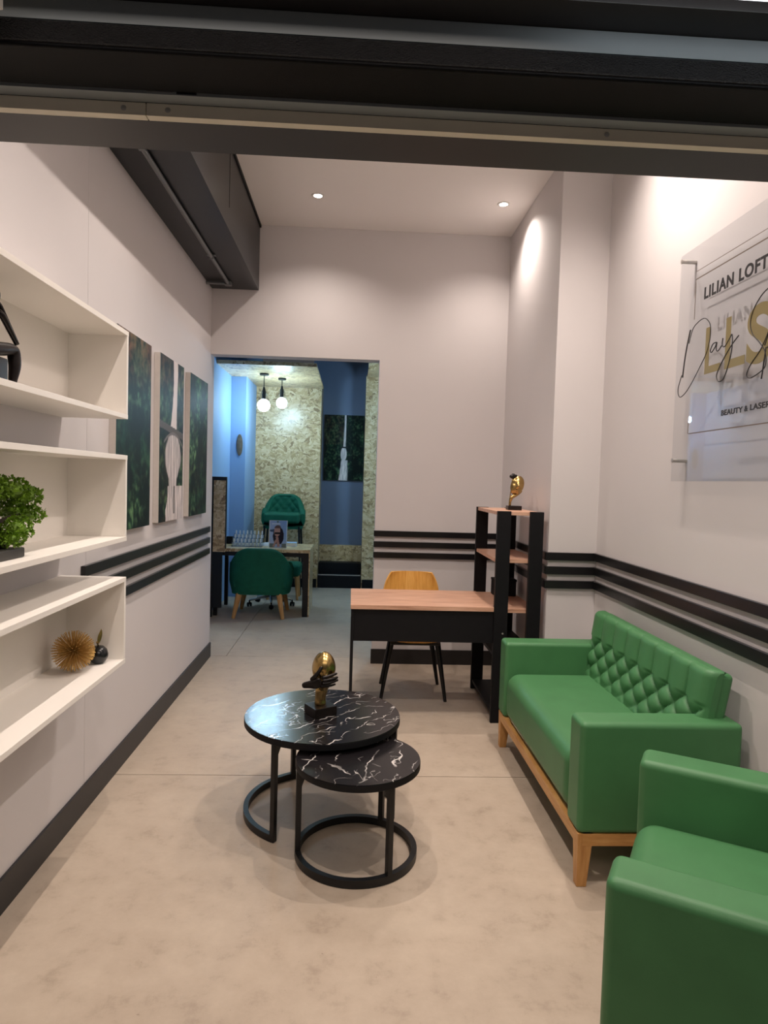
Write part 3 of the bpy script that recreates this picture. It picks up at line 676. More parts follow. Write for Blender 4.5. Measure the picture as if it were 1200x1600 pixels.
def coffee_table(label, x, y, r, z, legs, arc, top_rot=0.0):
    t = thing('coffee_table', label, 'table', (x, y, 0), 0, 'round nesting coffee tables')
    th = 0.030
    MB().lathe([(0, z - 0.004), (r - 0.003, z - 0.004), (r - 0.001, z - 0.002), (r - 0.0015, z), (0, z)], 72).obj('marble_top', 'marble', t).rotation_euler.z = top_rot
    MB().lathe([(0, z - th), (r - 0.004, z - th), (r, z - th + 0.003), (r, z - 0.005), (r - 0.001, z - 0.0035), (0, z - 0.0042)], 72).obj('top_edge', 'blackboard', t)
    rr = r - 0.004
    if arc is None: flat_ring(MB(), rr, 0, 360, 0.002, 0.032, 0.022, True).obj('base_ring', 'blackmetal', t)
    else: flat_ring(MB(), rr, arc[0], arc[1], 0.002, 0.032, 0.022).obj('base_ring', 'blackmetal', t)
    for a in legs:
        ca, sa = math.cos(math.radians(a)), math.sin(math.radians(a)); R_ = rr - 0.011
        lg = MB().box(-0.011, 0.011, -0.011, 0.011, 0.002, z - th, 0.002)
        bmesh.ops.transform(lg.bm, matrix=Matrix.Translation((R_ * ca, R_ * sa, 0)) @ Matrix.Rotation(math.radians(a), 4, 'Z'), verts=lg.bm.verts)
        lg.obj('leg', 'blackmetal', t)
        br = MB().prism([(0, 0), (0.075, 0), (0.05, -0.008), (0.022, -0.025), (0.008, -0.05), (0, -0.075)], -0.003, 0.003, mtx=Matrix.Translation((R_ * ca - 0.011 * ca, R_ * sa - 0.011 * sa, z - th)) @ Matrix.Rotation(math.radians(a + 180), 4, 'Z') @ Matrix.Rotation(PI / 2, 4, 'X'))
        br.obj('bracket', 'blackmetal', t)
    return t
coffee_table('larger round black marble coffee table holding the gold head sculpture', -0.107, 2.955, 0.350, 0.440, (-123, 117, -17), (-123, -343))
coffee_table('smaller lower round black marble coffee table nested in front', 0.052, 2.600, 0.250, 0.392, (-170, -59, 62), None, 0.55)

# ================================================================== GOLD HEAD SCULPTURE on the coffee table
hd = thing('head_sculpture', 'gold head sculpture with a dark hand over its face on the marble table', 'sculpture', (-0.118, 2.955, 0.440))
pl = MB().box(-0.056, 0.056, -0.052, 0.052, 0, 0.042, 0.003)
bmesh.ops.transform(pl.bm, matrix=Matrix.Rotation(math.radians(32), 4, 'Z'), verts=pl.bm.verts); pl.obj('base', 'bronze', hd)
nk = skin([(0.0, 0.006, 0.030), (-0.004, 0.008, 0.060), (0.0, 0.006, 0.095), (0.006, 0.002, 0.13)], [(0, 1), (1, 2), (2, 3)], [0.034, 0.025, 0.028, 0.034], 3)
nk.obj('neck', 'gold', hd)
def headfn(s, t):
    th, ph = s * 2 * PI, t * PI
    x, y, z = math.sin(ph) * math.cos(th), math.sin(ph) * math.sin(th), math.cos(ph)
    low = max(0, -z)
    X = x * (0.053 - 0.018 * low); Y = y * (0.062 - 0.016 * low); Z = z * (0.118 if z < 0 else 0.080)
    f = max(0, -y)                                                # face towards -y
    Y -= f ** 6 * 0.012 * math.exp(-((z + 0.18) / 0.16) ** 2) * math.exp(-(x / 0.22) ** 2) * 1.6   # nose
    Y -= f ** 3 * 0.007 * math.exp(-((z + 0.52) / 0.07) ** 2) * math.exp(-(x / 0.3) ** 2)          # lips
    Y -= f ** 3 * 0.008 * math.exp(-((z + 0.80) / 0.12) ** 2)                                      # chin
    Y += f ** 4 * 0.007 * math.exp(-((z - 0.06) / 0.1) ** 2) * math.exp(-((abs(x) - 0.35) / 0.16) ** 2)  # eye sockets
    return Vector((X, Y, Z))
hm = MB().grid(headfn, 64, 48, True)
bmesh.ops.transform(hm.bm, matrix=Matrix.Translation((0.010, -0.002, 0.206)) @ Matrix.Rotation(math.radians(14), 4, 'Z') @ Matrix.Rotation(math.radians(8), 4, 'X'), verts=hm.bm.verts)
hm.obj('head', 'gold', hd)
# hand: wrist at left, back of the hand to the viewer, four fingers to the right, thumb upwards
hp = MB()
palm = skin([(-0.022, -0.078, 0.166), (-0.046, -0.072, 0.158), (-0.082, -0.060, 0.146), (0.002, -0.080, 0.184), (0.004, -0.081, 0.170), (0.002, -0.080, 0.156), (-0.010, -0.077, 0.144), (-0.030, -0.075, 0.178)],
            [(0, 1), (1, 2), (0, 3), (0, 4), (0, 5), (0, 6), (0, 7)], [0.025, 0.021, 0.012, 0.0135, 0.014, 0.0135, 0.013, 0.016], 2)
for v in palm.bm.verts: v.co.y = -0.073 + (v.co.y + 0.073) * 0.75
def join(dst, src):
    me = bpy.data.meshes.new('t'); src.bm.to_mesh(me); src.bm.free(); dst.bm.from_mesh(me); bpy.data.meshes.remove(me)
join(hp, palm)
for pts, r in (([(0.004, -0.076, 0.186), (0.030, -0.073, 0.192), (0.054, -0.060, 0.197), (0.072, -0.044, 0.199)], 0.0078),
               ([(0.006, -0.077, 0.174), (0.034, -0.074, 0.177), (0.058, -0.060, 0.180), (0.076, -0.043, 0.182)], 0.0080),
               ([(0.004, -0.076, 0.161), (0.032, -0.073, 0.162), (0.057, -0.059, 0.166), (0.077, -0.044, 0.170)], 0.0076),
               ([(-0.004, -0.073, 0.149), (0.024, -0.069, 0.147), (0.048, -0.056, 0.148), (0.066, -0.042, 0.150)], 0.0066),
               ([(-0.044, -0.070, 0.172), (-0.022, -0.078, 0.196), (-0.006, -0.076, 0.216), (0.004, -0.070, 0.238)], 0.0100)):
    join(hp, skin(pts, [(0, 1), (1, 2), (2, 3)], [r * 1.15, r, r * 0.92, r * 0.7], 2))
hp.obj('hand', 'bronze', hd, angle=80)

# ================================================================== DESK with side shelf unit
dy0, dy1 = 4.050, 4.668
dt = thing('desk', 'oak topped office desk with black front panel beside the black shelf unit', 'desk', (0.45, 4.35, 0))
lx = lambda x: x - 0.45
ly = lambda y: y - 4.35
MB().box(lx(0.008), lx(0.903), ly(dy0), ly(dy1), 0.706, 0.733, 0.001).obj('desktop', 'top', dt)
MB().box(lx(0.030), lx(0.903), ly(dy0 + 0.012), ly(dy0 + 0.030), 0.505, 0.706, 0.001).obj('front_panel', 'blackboard', dt)
MB().box(lx(0.012), lx(0.030), ly(dy0 + 0.006), ly(dy1 - 0.02), 0, 0.706, 0.001).obj('side_panel', 'blackboard', dt)
su = thing('shelf_unit', 'tall black post shelf unit with oak shelves at the end of the desk', 'shelf unit', (1.05, 4.4, 0))
ux = lambda x: x - 1.05
uy = lambda y: y - 4.4
for x0, x1 in ((0.905, 0.990), (1.112, 1.196)):
    for y0 in (4.046, 4.735):
        MB().box(ux(x0), ux(x1), uy(y0), uy(y0 + 0.030), 0, 1.337, 0.001).obj('post', 'blackboard', su)
for z, m in ((1.322, 'top'), (1.022, 'top'), (0.706, 'top'), (0.43, 'blackboard'), (0.06, 'blackboard')):
    MB().box(ux(0.912), ux(1.190), uy(4.077), uy(4.734), z - 0.010, z + 0.012, 0.001).obj('shelf', m, su)
for z in (0.70, 0.43): MB().lathe([(0, 0), (0.006, 0), (0.006, 0.002), (0, 0.003)], 12, mtx=Matrix.Translation((ux(0.962), uy(4.046), z - 0.13)) @ Matrix.Rotation(PI / 2, 4, 'X')).obj('bolt', 'steel', su)
bbx = thing('storage_box', 'small black box at the back of the oak shelf unit', 'box', (1.10, 4.62, 0.7185))
MB().box(-0.085, 0.07, -0.06, 0.06, 0, 0.105, 0.004).obj('body', 'blackboard', bbx)
MB().box(-0.088, 0.073, -0.063, 0.063, 0.103, 0.118, 0.004).obj('lid', 'blackboard', bbx)

# ---- oak shell chair behind the desk
ch = thing('desk_chair', 'bent oak shell chair with thin black legs behind the desk', 'chair', (0.455, 4.62, 0))
def shell(s, t):
    # s across, t from front edge of the seat round up to the top of the back
    u = s * 2 - 1
    if t < 0.5:
        k = t / 0.5; y = -0.30 + 0.44 * k; z = 0.432 - 0.012 * math.sin(k * PI) ; hw = 0.222 - 0.015 * (1 - k) ** 3
    else:
        k = (t - 0.5) / 0.5; a = k * PI / 2
        y = 0.14 + 0.105 * math.sin(min(1, k * 1.8) * PI / 2) + 0.05 * k; z = 0.432 + 0.402 * k ** 1.35; hw = 0.232 - 0.045 * k ** 2
    # rounded free corners
    e = max(0.0, (t - 0.86) / 0.14); hw *= math.sqrt(max(0.02, 1 - (e * 0.62) ** 2.4))
    e = max(0.0, (0.10 - t) / 0.10); hw *= math.sqrt(max(0.02, 1 - (e * 0.6) ** 2.4))
    side = abs(u) ** 3
    return Vector((u * hw, y - 0.05 * side * (1 if t > 0.5 else 0) , z + 0.022 * side * (1 if t <= 0.5 else 0)))
sm = MB().grid(shell, 28, 44)
bmesh.ops.recalc_face_normals(sm.bm, faces=sm.bm.faces[:])
thicken(sm.bm, 0.012)
sm.obj('seat_shell', 'veneer', ch, angle=50)
MB().box(-0.17, 0.17, -0.20, 0.16, 0.392, 0.406, 0.004).obj('seat_support', 'blackmetal', ch)
for x, y, X, Y in ((-0.16, -0.13, -0.225, -0.165), (0.16, -0.13, 0.220, -0.180), (-0.14, 0.12, -0.21, 0.21), (0.14, 0.12, 0.215, 0.205)):
    MB().tube([(x, y, 0.398), (X, Y, 0.0)], [0.021, 0.011], 14).obj('leg', 'blackmetal', ch)

# ---- gold abstract face sculpture on top of the shelf unit
gs = thing('face_sculpture', 'small gold abstract face sculpture on top of the shelf unit', 'sculpture', (1.085, 4.38, 1.3345))
MB().box(-0.046, 0.046, -0.035, 0.035, 0, 0.028, 0.002).obj('base', 'bronze', gs)
skin([(-0.028, 0, 0.025), (-0.026, 0, 0.055), (-0.020, 0, 0.085), (-0.002, 0, 0.092), (0.030, -0.004, 0.108), (0.052, -0.004, 0.128)], [(0, 1), (1, 2), (2, 3), (3, 4), (4, 5)], [0.010, 0.009, 0.016, 0.012, 0.007, 0.004], 2).obj('stem', 'gold', gs)
def maskfn(s, t):
    a = (s - 0.5) * 2.3; v = t * 2 - 1
    r = math.sqrt(max(0, 1 - v * v * 0.92)); x = math.sin(a) * 0.050 * r + 0.014 + 0.010 * v; y = -math.cos(a) * 0.045 * r
    z = 0.165 + v * 0.063
    y -= 0.014 * math.exp(-(a / 0.22) ** 2) * math.exp(-((v + 0.05) / 0.25) ** 2)
    y -= 0.006 * math.exp(-(a / 0.35) ** 2) * math.exp(-((v + 0.52) / 0.1) ** 2)
    y += 0.007 * math.exp(-((abs(a) - 0.5) / 0.2) ** 2) * math.exp(-((v - 0.2) / 0.14) ** 2)
    return Vector((x, y, z))
mk = MB().grid(maskfn, 26, 30); thicken(mk.bm, 0.005); mk.obj('face', 'gold', gs, angle=60)
MB().tube([(-0.028, -0.005, 0.085), (-0.027, -0.012, 0.12), (-0.021, -0.016, 0.16), (-0.020, -0.012, 0.195), (-0.016, -0.006, 0.215)], [0.004, 0.0035, 0.003, 0.003, 0.004], 8).obj('profile_line', 'gold', gs)
skin([(-0.014, -0.004, 0.205), (-0.014, -0.004, 0.222), (-0.038, -0.006, 0.226), (0.016, -0.006, 0.228), (-0.012, -0.004, 0.246)], [(0, 1), (1, 2), (1, 3), (1, 4)], [0.005, 0.014, 0.010, 0.013, 0.009], 2).obj('hat', 'bronze', gs)

# ================================================================== SHELF ORNAMENTS
# thinker
th_ = thing('thinker_figurine', 'black seated thinker figurine on the top wall shelf', 'figurine', (-1.0, 1.845, 1.7351))
bd = skin([(0, -0.015, 0.092), (0, -0.020, 0.125), (0, -0.004, 0.168), (0, 0.012, 0.200), (0, 0.022, 0.214),
           (0.024, 0.0, 0.092), (0.026, 0.098, 0.110), (0.026, 0.092, 0.012), (0.026, 0.120, 0.006),
           (-0.024, 0.0, 0.092), (-0.026, 0.090, 0.104), (-0.026, 0.074, 0.012), (-0.026, 0.105, 0.006),
           (0.040, 0.006, 0.188), (0.036, 0.100, 0.122), (0.016, 0.046, 0.218),
           (-0.040, 0.006, 0.188), (-0.036, 0.064, 0.130), (-0.006, 0.100, 0.118),
           (0.008, 0.038, 0.232), (0.030, 0.100, 0.062), (-0.026, 0.088, 0.060)],
          [(0, 1), (1, 2), (2, 3), (3, 4), (0, 5), (5, 6), (6, 20), (20, 7), (7, 8), (0, 9), (9, 10), (10, 21), (21, 11), (11, 12), (3, 13), (13, 14), (14, 15), (3, 16), (16, 17), (17, 18), (15, 19)],
          [0.026, 0.021, 0.023, 0.017, 0.010, 0.021, 0.020, 0.012, 0.009, 0.021, 0.018, 0.011, 0.009, 0.010, 0.0075, 0.007, 0.010, 0.0075, 0.007, 0.006, 0.018, 0.016], 2)
bd.sphere((0, 0.030, 0.245), 0.026, 20, 14, (0.85, 1, 1.2))
bd.obj('body', 'bronze', th_, angle=80)
MB().box(-0.045, 0.045, -0.06, 0.035, 0, 0.072, 0.006).obj('seat_block', 'bronze', th_)
# bonsai
bs = thing('bonsai_tree', 'artificial bonsai tree in a low dark pot on the middle wall shelf', 'plant', (-1.0, 1.905, 1.2502))
MB().box(-0.05, 0.05, -0.115, 0.060, 0, 0.028, 0.004).obj('pot', 'pot', bs)
MB().tube([(0, 0.025, 0.024), (0.004, -0.004, 0.06), (0.0, 0.010, 0.095), (0.0, -0.012, 0.135), (0, 0.0, 0.18)], [0.016, 0.012, 0.009, 0.008, 0.006], 10).tube([(0, 0.008, 0.10), (0.01, 0.06, 0.115), (0.0, 0.13, 0.118)], [0.009, 0.007, 0.004], 8).tube([(0, -0.01, 0.135), (0.0, -0.07, 0.15), (0, -0.12, 0.15)], [0.008, 0.006, 0.003], 8).obj('trunk', 'bark', bs)
def foliage(c, rad, n):
    mb = MB()
    for k in range(n):
        th2, z = random.uniform(0, 2 * PI), random.uniform(-0.75, 1); q = math.sqrt(max(0, 1 - z * z)); d = Vector((q * math.cos(th2), q * math.sin(th2), z))
        p = Vector((c[0] + d.x * rad[0], c[1] + d.y * rad[1], c[2] + d.z * rad[2])) * 1.0
        p += Vector((random.uniform(-1, 1), random.uniform(-1, 1), random.uniform(-1, 1))) * 0.006
        for j in range(3):
            b = bmesh.new(); L_ = random.uniform(0.008, 0.014); W_ = L_ * 0.36
            v = [b.verts.new(x) for x in ((0, 0, 0), (W_, 0, L_ * .5), (0, W_ * .5, L_), (-W_, 0, L_ * .5))]; b.faces.new(v)
            ax = (d + Vector((random.uniform(-1, 1), random.uniform(-1, 1), random.uniform(-1, 1))) * 0.9).normalized()
            mb.merge(b, Matrix.Translation(p) @ ax.to_track_quat('Z', 'Y').to_matrix().to_4x4() @ Matrix.Rotation(random.uniform(0, 6.28), 4, 'Z'))
    mb.sphere(c, 1.0, 16, 10, (rad[0] * 0.74, rad[1] * 0.74, rad[2] * 0.74))
    return mb
for c, r, n in (((0.0, 0.150, 0.172), (0.045, 0.052, 0.028), 190), ((0.005, 0.060, 0.196), (0.05, 0.056, 0.030), 200), ((0.0, 0.176, 0.112), (0.04, 0.050, 0.024), 170), ((-0.01, 0.100, 0.132), (0.036, 0.036, 0.018), 110),
                ((0.035, 0.040, 0.082), (0.034, 0.044, 0.030), 150), ((0.03, 0.020, 0.054), (0.03, 0.034, 0.022), 110), ((0.0, -0.040, 0.198), (0.05, 0.055, 0.03), 190), ((0.0, -0.120, 0.160), (0.045, 0.06, 0.028), 190), ((0.0, -0.105, 0.100), (0.04, 0.05, 0.025), 150)):
    foliage(c, r, n).obj('foliage', 'leaf', bs, smooth=False)
# gold spike ball
sb = thing('spike_ball', 'gold spiky urchin ball on the lowest wall shelf', 'ornament', (-1.025, 2.488, 0.755 + 0.079))
sp = MB().sphere((0, 0, 0), 0.012, 16, 10); ga = PI * (3 - math.sqrt(5)); NS = 420
for i in range(NS):
    z = 1 - 2 * (i + 0.5) / NS; q = math.sqrt(1 - z * z); d = Vector((q * math.cos(ga * i), q * math.sin(ga * i), z)); ln = 0.078 * random.uniform(0.93, 1.0)
    sp.tube([d * 0.008, d * ln], [0.0009, 0.0014], 5)
sp.obj('spikes', 'goldwire', sb, angle=50)
# little black pomegranate with gold leaf
vz = thing('fruit_ornament', 'small black ceramic fruit with a gold stalk beside the spiky gold ball', 'ornament', (-0.978, 2.607, 0.7552))
MB().lathe([(0, 0), (0.016, 0.0005), (0.027, 0.008), (0.036, 0.026), (0.0365, 0.038), (0.031, 0.055), (0.019, 0.067), (0.007, 0.070), (0, 0.069)], 32).obj('fruit', 'ceramic', vz)
def leaf2(s, t):
    u = s * 2 - 1; wv = 0.011 * math.sin(min(1, t * 1.02) * PI) ** 0.8
    return Vector((0.004 * t + u * wv * 0.35, -0.006 + 0.022 * t + u * wv * 0.9, 0.070 + 0.058 * t + 0.004 * abs(u)))
lf = MB().grid(leaf2, 6, 14); thicken(lf.bm, 0.002); lf.obj('leaf', 'gold', vz)
MB().tube([(0, 0, 0.066), (0, -0.010, 0.080), (0, -0.018, 0.088)], [0.004, 0.003, 0.003], 8).obj('stalk', 'gold', vz)

# ================================================================== SECOND ROOM FURNITURE
# reception table
rt = thing('reception_table', 'pale topped table with a black frame in the blue lit back room', 'table', (-0.97, 7.46, 0))
MB().box(-0.52, 0.53, -0.33, 0.34, 0.700, 0.735, 0.001).obj('tabletop', 'osb', rt)
def portal(y):
    mb = MB().box(0.455, 0.515, y - 0.02, y + 0.02, 0, 0.66, 0.004).box(-0.50, 0.515, y - 0.02, y + 0.02, 0.655, 0.699, 0.004)
    mb.prism([(0.455, 0.66), (0.455, 0.60), (0.448, 0.63), (0.43, 0.648), (0.40, 0.66)], y - 0.018, y + 0.018, mtx=Matrix(((1, 0, 0, 0), (0, 0, 1, 0), (0, 1, 0, 0), (0, 0, 0, 1))))
    return mb
portal(-0.30).box(-0.50, -0.46, -0.32, -0.28, 0, 0.66, 0.004).obj('leg_frame', 'blackmetal', rt)
portal(0.31).box(-0.50, -0.46, 0.29, 0.33, 0, 0.66, 0.004).obj('leg_frame', 'blackmetal', rt)
MB().box(0.516, 0.528, -0.31, 0.32, 0, 0.699, 0.001).obj('side_panel', 'osb', rt)
# partition screen at the table's left end
ps = thing('partition_screen', 'narrow strand board screen in a black frame at the table end', 'screen', (-1.43, 7.08, 0))
MB().box(-0.085, -0.038, -0.02, 0.02, 0, 1.50, 0.002).box(-0.038, 0.098, -0.02, 0.02, 1.462, 1.50, 0.002).box(0.090, 0.098, -0.02, 0.02, 0.735, 1.462, 0.001).box(-0.038, 0.06, -0.015, 0.015, 0.10, 0.70, 0.001).obj('frame', 'blackmetal', ps)
MB().box(-0.038, 0.090, -0.012, 0.012, 0.70, 1.462, 0.001).obj('board', 'osb', ps)

def barrel_chair(t, w_, d_, z0, ztop, zarm, m, seatz, tuft=False):
    """U-shaped upholstered shell, open towards +y local front"""
    th0 = 0.075
    def shellp(s, side):
        a = PI * (1.0 + s)                                         # left arm -> back -> right arm (back at -y)
        c, sn = math.cos(a), math.sin(a)
        rx, ry = (w_ / 2 - (th0 if side else 0)), (d_ / 2 - (th0 if side else 0))
        p = 3.0
        x = math.copysign(abs(c) ** (2 / p), c) * rx; y = math.copysign(abs(sn) ** (2 / p), sn) * ry
        return x, y
    def outer(s, t_):
        x, y = shellp(s, 0); f = max(0, -y / (d_ / 2)); k = abs(x) / (w_ / 2)
        top = zarm + (ztop - zarm) * min(1, f * 1.15) ** 0.8
        top -= (0.15 * max(0, (k - 0.30) / 0.70) ** 2.4) if f > 0.3 else 0.06
        X, Y = shellp(s, 1)
        v = t_
        if v < 0.42:
            q = v / 0.42; z = z0 + (top - 0.03 - z0) * q; b = 0.93 + 0.07 * min(1, q * 2.2) ; return Vector((x * b, y * b, z))
        if v < 0.58:
            q = (v - 0.42) / 0.16; a = q * PI; mx, my = (x + X) / 2, (y + Y) / 2
            return Vector((mx + (x - mx) * math.cos(a), my + (y - my) * math.cos(a), top - 0.03 + 0.03 * math.sin(a)))
        q = (v - 0.58) / 0.42; z = top - 0.03 - (top - 0.03 - (seatz - 0.06)) * q
        dent = 0
        if tuft:
            uu, vv = x / 0.07, (z - seatz) / 0.06
            dent = 0.022 * (1 - (abs(math.sin(PI * (uu + vv) / 2) * math.sin(PI * (uu - vv) / 2))) ** 0.4)
        return Vector((X, Y - dent * max(0, f), z))
    sh = MB().grid(outer, 56, 48)
    # front end caps of the arms
    for s in (0, 1):
        vs2 = [outer(s, j / 48) for j in range(49)]; b = bmesh.new(); b.faces.new([b.verts.new(p) for p in vs2]); sh.merge(b)
    sh.obj('back_shell', m, t, angle=60)
    MB().box(-w_ / 2 + th0 * 0.8, w_ / 2 - th0 * 0.8, -d_ / 2 + th0 * 0.8, d_ / 2, seatz - 0.13, seatz, 0.035, 5).obj('seat_cushion', m, t)
    sp_ = MB().grid(lambda s, q: Vector((math.copysign(abs(math.cos(2 * PI * s)) ** .6, math.cos(2 * PI * s)) * (w_ / 2 - 0.03) * q, math.copysign(abs(math.sin(2 * PI * s)) ** .6, math.sin(2 * PI * s)) * (d_ / 2 - 0.03) * q, z0 + 0.001)), 40, 3, True)
    thicken(sp_.bm, 0.03); sp_.obj('seat_base', m, t)
ca = thing('tub_chair', 'green velvet tub chair on oak legs with its back to the room', 'chair', (-0.968, 7.27, 0))
barrel_chair(ca, 0.685, 0.60, 0.285, 0.755, 0.60, 'velvet', 0.44)
for sx in (-1, 1):
    MB().tube([(sx * 0.205, -0.20, 0.30), (sx * 0.262, -0.265, 0.0)], [0.036, 0.019], 14).obj('leg', 'oak', ca)
    MB().tube([(sx * 0.205, 0.20, 0.30), (sx * 0.262, 0.265, 0.0)], [0.036, 0.019], 14).obj('leg', 'oak', ca)
# tall tufted stool by the strand board wall
ts = thing('tall_tufted_chair', 'tall green tufted chair on thin black legs by the strand board wall', 'chair', (-0.90, 8.72, 0), PI)
barrel_chair(ts, 0.575, 0.50, 0.88, 1.295, 1.10, 'velvet', 1.055, True)
for sx in (-1, 1):
    for sy in (-1, 1): MB().tube([(sx * 0.22, sy * 0.17, 0.885), (sx * 0.262, sy * 0.21, 0.0)], [0.014, 0.010], 12).obj('leg', 'blackmetal', ts)
MB().tube([(sx * 0.245, sy * 0.195, 0.34) for sx, sy in ((-1, -1), (1, -1), (1, 1), (-1, 1))], 0.009, 8, True).obj('footrest', 'blackmetal', ts)
# low green footstool
fs = thing('footstool', 'low green cushioned footstool on oak legs behind the table', 'stool', (-0.83, 8.28, 0))
MB().box(-0.215, 0.215, -0.17, 0.17, 0.29, 0.455, 0.05, 6).obj('cushion', 'velvet', fs)
for sx in (-1, 1):
    for sy in (-1, 1): MB().tube([(sx * 0.16, sy * 0.12, 0.30), (sx * 0.185, sy * 0.14, 0.0)], [0.024, 0.014], 12).obj('leg', 'oak', fs)
# swivel stool on castors
sw = thing('swivel_stool', 'chrome swivel stool on black castors under the back room table', 'stool', (-0.93, 7.80, 0))
MB().lathe([(0, 0.44), (0.14, 0.44), (0.165, 0.455), (0.168, 0.49), (0.15, 0.515), (0, 0.52)], 32).obj('seat', 'blackboard', sw)
MB().tube([(0, 0, 0.10), (0, 0, 0.44)], 0.022, 16).obj('gas_column', 'chrome', sw)
for k in range(5):
    a = math.radians(-90 + 72 * k + 8); ca_, sa_ = math.cos(a), math.sin(a)
    MB().tube([(0, 0, 0.115), (0.13 * ca_, 0.13 * sa_, 0.098), (0.26 * ca_, 0.26 * sa_, 0.072)], [0.020, 0.016, 0.012], 10).obj('spoke', 'chrome', sw)
    cs = MB(); R_ = Matrix.Translation((0.26 * ca_, 0.26 * sa_, 0.026)) @ Matrix.Rotation(a, 4, 'Z') @ Matrix.Rotation(PI / 2, 4, 'Y')
    for dx in (-0.016, 0.016): cs.lathe([(0, -0.008), (0.023, -0.008), (0.0255, -0.005), (0.0255, 0.005), (0.023, 0.008), (0, 0.008)], 18, mtx=R_ @ Matrix.Translation((0, 0, dx)))
    cs.tube([(0.26 * ca_, 0.26 * sa_, 0.03), (0.26 * ca_, 0.26 * sa_, 0.075)], 0.008, 8).obj('castor', 'blackboard', sw)
# pendant bulbs
def pendant(label, x, y, zb, r, rose):
    t = thing('pendant_lamp', label, 'lamp', (x, y, 2.745), 0, 'bare bulb pendants in the back room')
    h = 2.745 - zb
    MB().lathe([(0, -0.0005), (0.055 * rose, -0.0005), (0.055 * rose, -0.018), (0.05 * rose, -0.022), (0, -0.022)], 28).obj('ceiling_rose', 'blackmetal', t)
    MB().tube([(0, 0, -0.02), (0, 0, -h + r + 0.10)], 0.005, 8).obj('cord', 'blackmetal', t)
    MB().lathe([(0, -h + r + 0.145), (0.012, -h + r + 0.14), (0.020, -h + r + 0.09), (0.024, -h + r + 0.012), (0.022, -h + r - 0.004), (0, -h + r - 0.004)], 20).obj('lamp_holder', 'blackmetal', t)
    pr = [(0.0, r * 1.0 + 0.002), (0.018, r * 0.98)] + [(r * math.sin(math.radians(q)), r * math.cos(math.radians(q))) for q in range(22, 180, 8)] + [(0, -r)]
    bo = MB().lathe([(a_, b2 - h) for a_, b2 in pr], 32, cap=False).obj('bulb', 'bulb', t)
    # wire cage round the neck of the bulb
    cg = MB()
    for k in range(8):
        a = 2 * PI * k / 8; cg.tube([(0.024 * math.cos(a), 0.024 * math.sin(a), -h + r + 0.10), (0.05 * math.cos(a), 0.05 * math.sin(a), -h + r + 0.02), ((r + .004) * math.cos(a), (r + .004) * math.sin(a), -h + r * 0.35)], 0.0015, 5)
    cg.obj('wire_cage', 'blackmetal', t)
    d = bpy.data.lights.new('bulb_light', 'POINT'); d.energy = BULB_W * (3.0 if x > 0 else 1.0); d.color = COOL; d.shadow_soft_size = r + 0.006  # the added right-hand bulb is stronger than the two visible ones
    o = bpy.data.objects.new('bulb_light', d); C.objects.link(o); o.location = (x, y, zb - 0.0)
    return t
pendant('glowing pendant bulb nearer the pale blue wall', -1.088, 8.0, 2.368, 0.075, 1.0)
pendant('glowing pendant bulb nearer the slate blue recess', -0.910, 8.32, 2.44, 0.068, 0.9)
pendant('added unseen pendant bulb behind the right side of the doorway', 0.80, 7.70, 2.42, 0.075, 1.0)  # unseen bulb added to brighten the blue recess and the back room floor
# oval plaque on the pilaster
MB().lathe([(0, 0), (0.034, 0), (0.038, 0.006), (0.038, 0.014), (0.030, 0.02), (0, 0.022)], 32, mtx=Matrix.Translation((-1.415, YP - 0.0005, 1.90)) @ Matrix.Rotation(PI / 2, 4, 'X') @ Matrix.Diagonal((1, 3.5, 1, 1))).obj('wall_plaque', 'plaque')
tag(bpy.data.objects['wall_plaque'], 'narrow oval brown plaque on the pale blue wall', 'plaque')
# small things on the reception table (top at z 0.735)
ZT = 0.7353
rk = thing('display_rack', 'clear acrylic tiered rack of small bottles on the back room table', 'rack', (-1.15, 7.42, ZT))
for k in range(3): MB().box(-0.165, 0.165, -0.11 + 0.07 * k, -0.045 + 0.07 * k, 0.040 * k + 0.0, 0.040 * k + 0.004).box(-0.165, 0.165, -0.11 + 0.07 * k, -0.107 + 0.07 * k, 0.0 if k == 0 else 0.040 * (k - 1) + 0.004, 0.040 * k + 0.012).obj('tier', 'rackacrylic', rk, smooth=False)
MB().prism([(-0.11, 0.0), (0.10, 0), (0.10, 0.13), (0.06, 0.13), (-0.11, 0.03)], -0.169, -0.166, mtx=Matrix(((0, 0, 1, 0), (1, 0, 0, 0), (0, 1, 0, 0), (0, 0, 0, 1)))).obj('side_panel', 'rackacrylic', rk, smooth=False)
MB().prism([(-0.11, 0.0), (0.10, 0), (0.10, 0.13), (0.06, 0.13), (-0.11, 0.03)], 0.166, 0.169, mtx=Matrix(((0, 0, 1, 0), (1, 0, 0, 0), (0, 1, 0, 0), (0, 0, 0, 1)))).obj('side_panel', 'rackacrylic', rk, smooth=False)
bot = None
for k in range(3):
    for i in range(8):
        x = -1.15 - 0.145 + 0.0414 * i; y = 7.42 - 0.075 + 0.07 * k; z = ZT + 0.040 * k + 0.0045
        if bot is None:
            bot = thing('polish_bottle', '', 'bottle', (x, y, z))
            MB().lathe([(0, 0), (0.013, 0), (0.0145, 0.003), (0.0145, 0.034), (0.007, 0.042), (0.006, 0.046), (0, 0.046)], 16).obj('bottle', 'polish', bot)
            MB().lathe([(0, 0.0455), (0.0085, 0.0455), (0.0075, 0.080), (0.005, 0.083), (0, 0.083)], 14).obj('cap', 'cap', bot)
            o = bot
        else: o = dup(bot); o.location = (x, y, z)
        o['label'] = 'small white capped bottle on the %s tier of the acrylic rack' % ('lowest', 'middle', 'top')[k]
        o['group'] = 'bottles on the %s tier of the rack' % ('lowest', 'middle', 'top')[k]
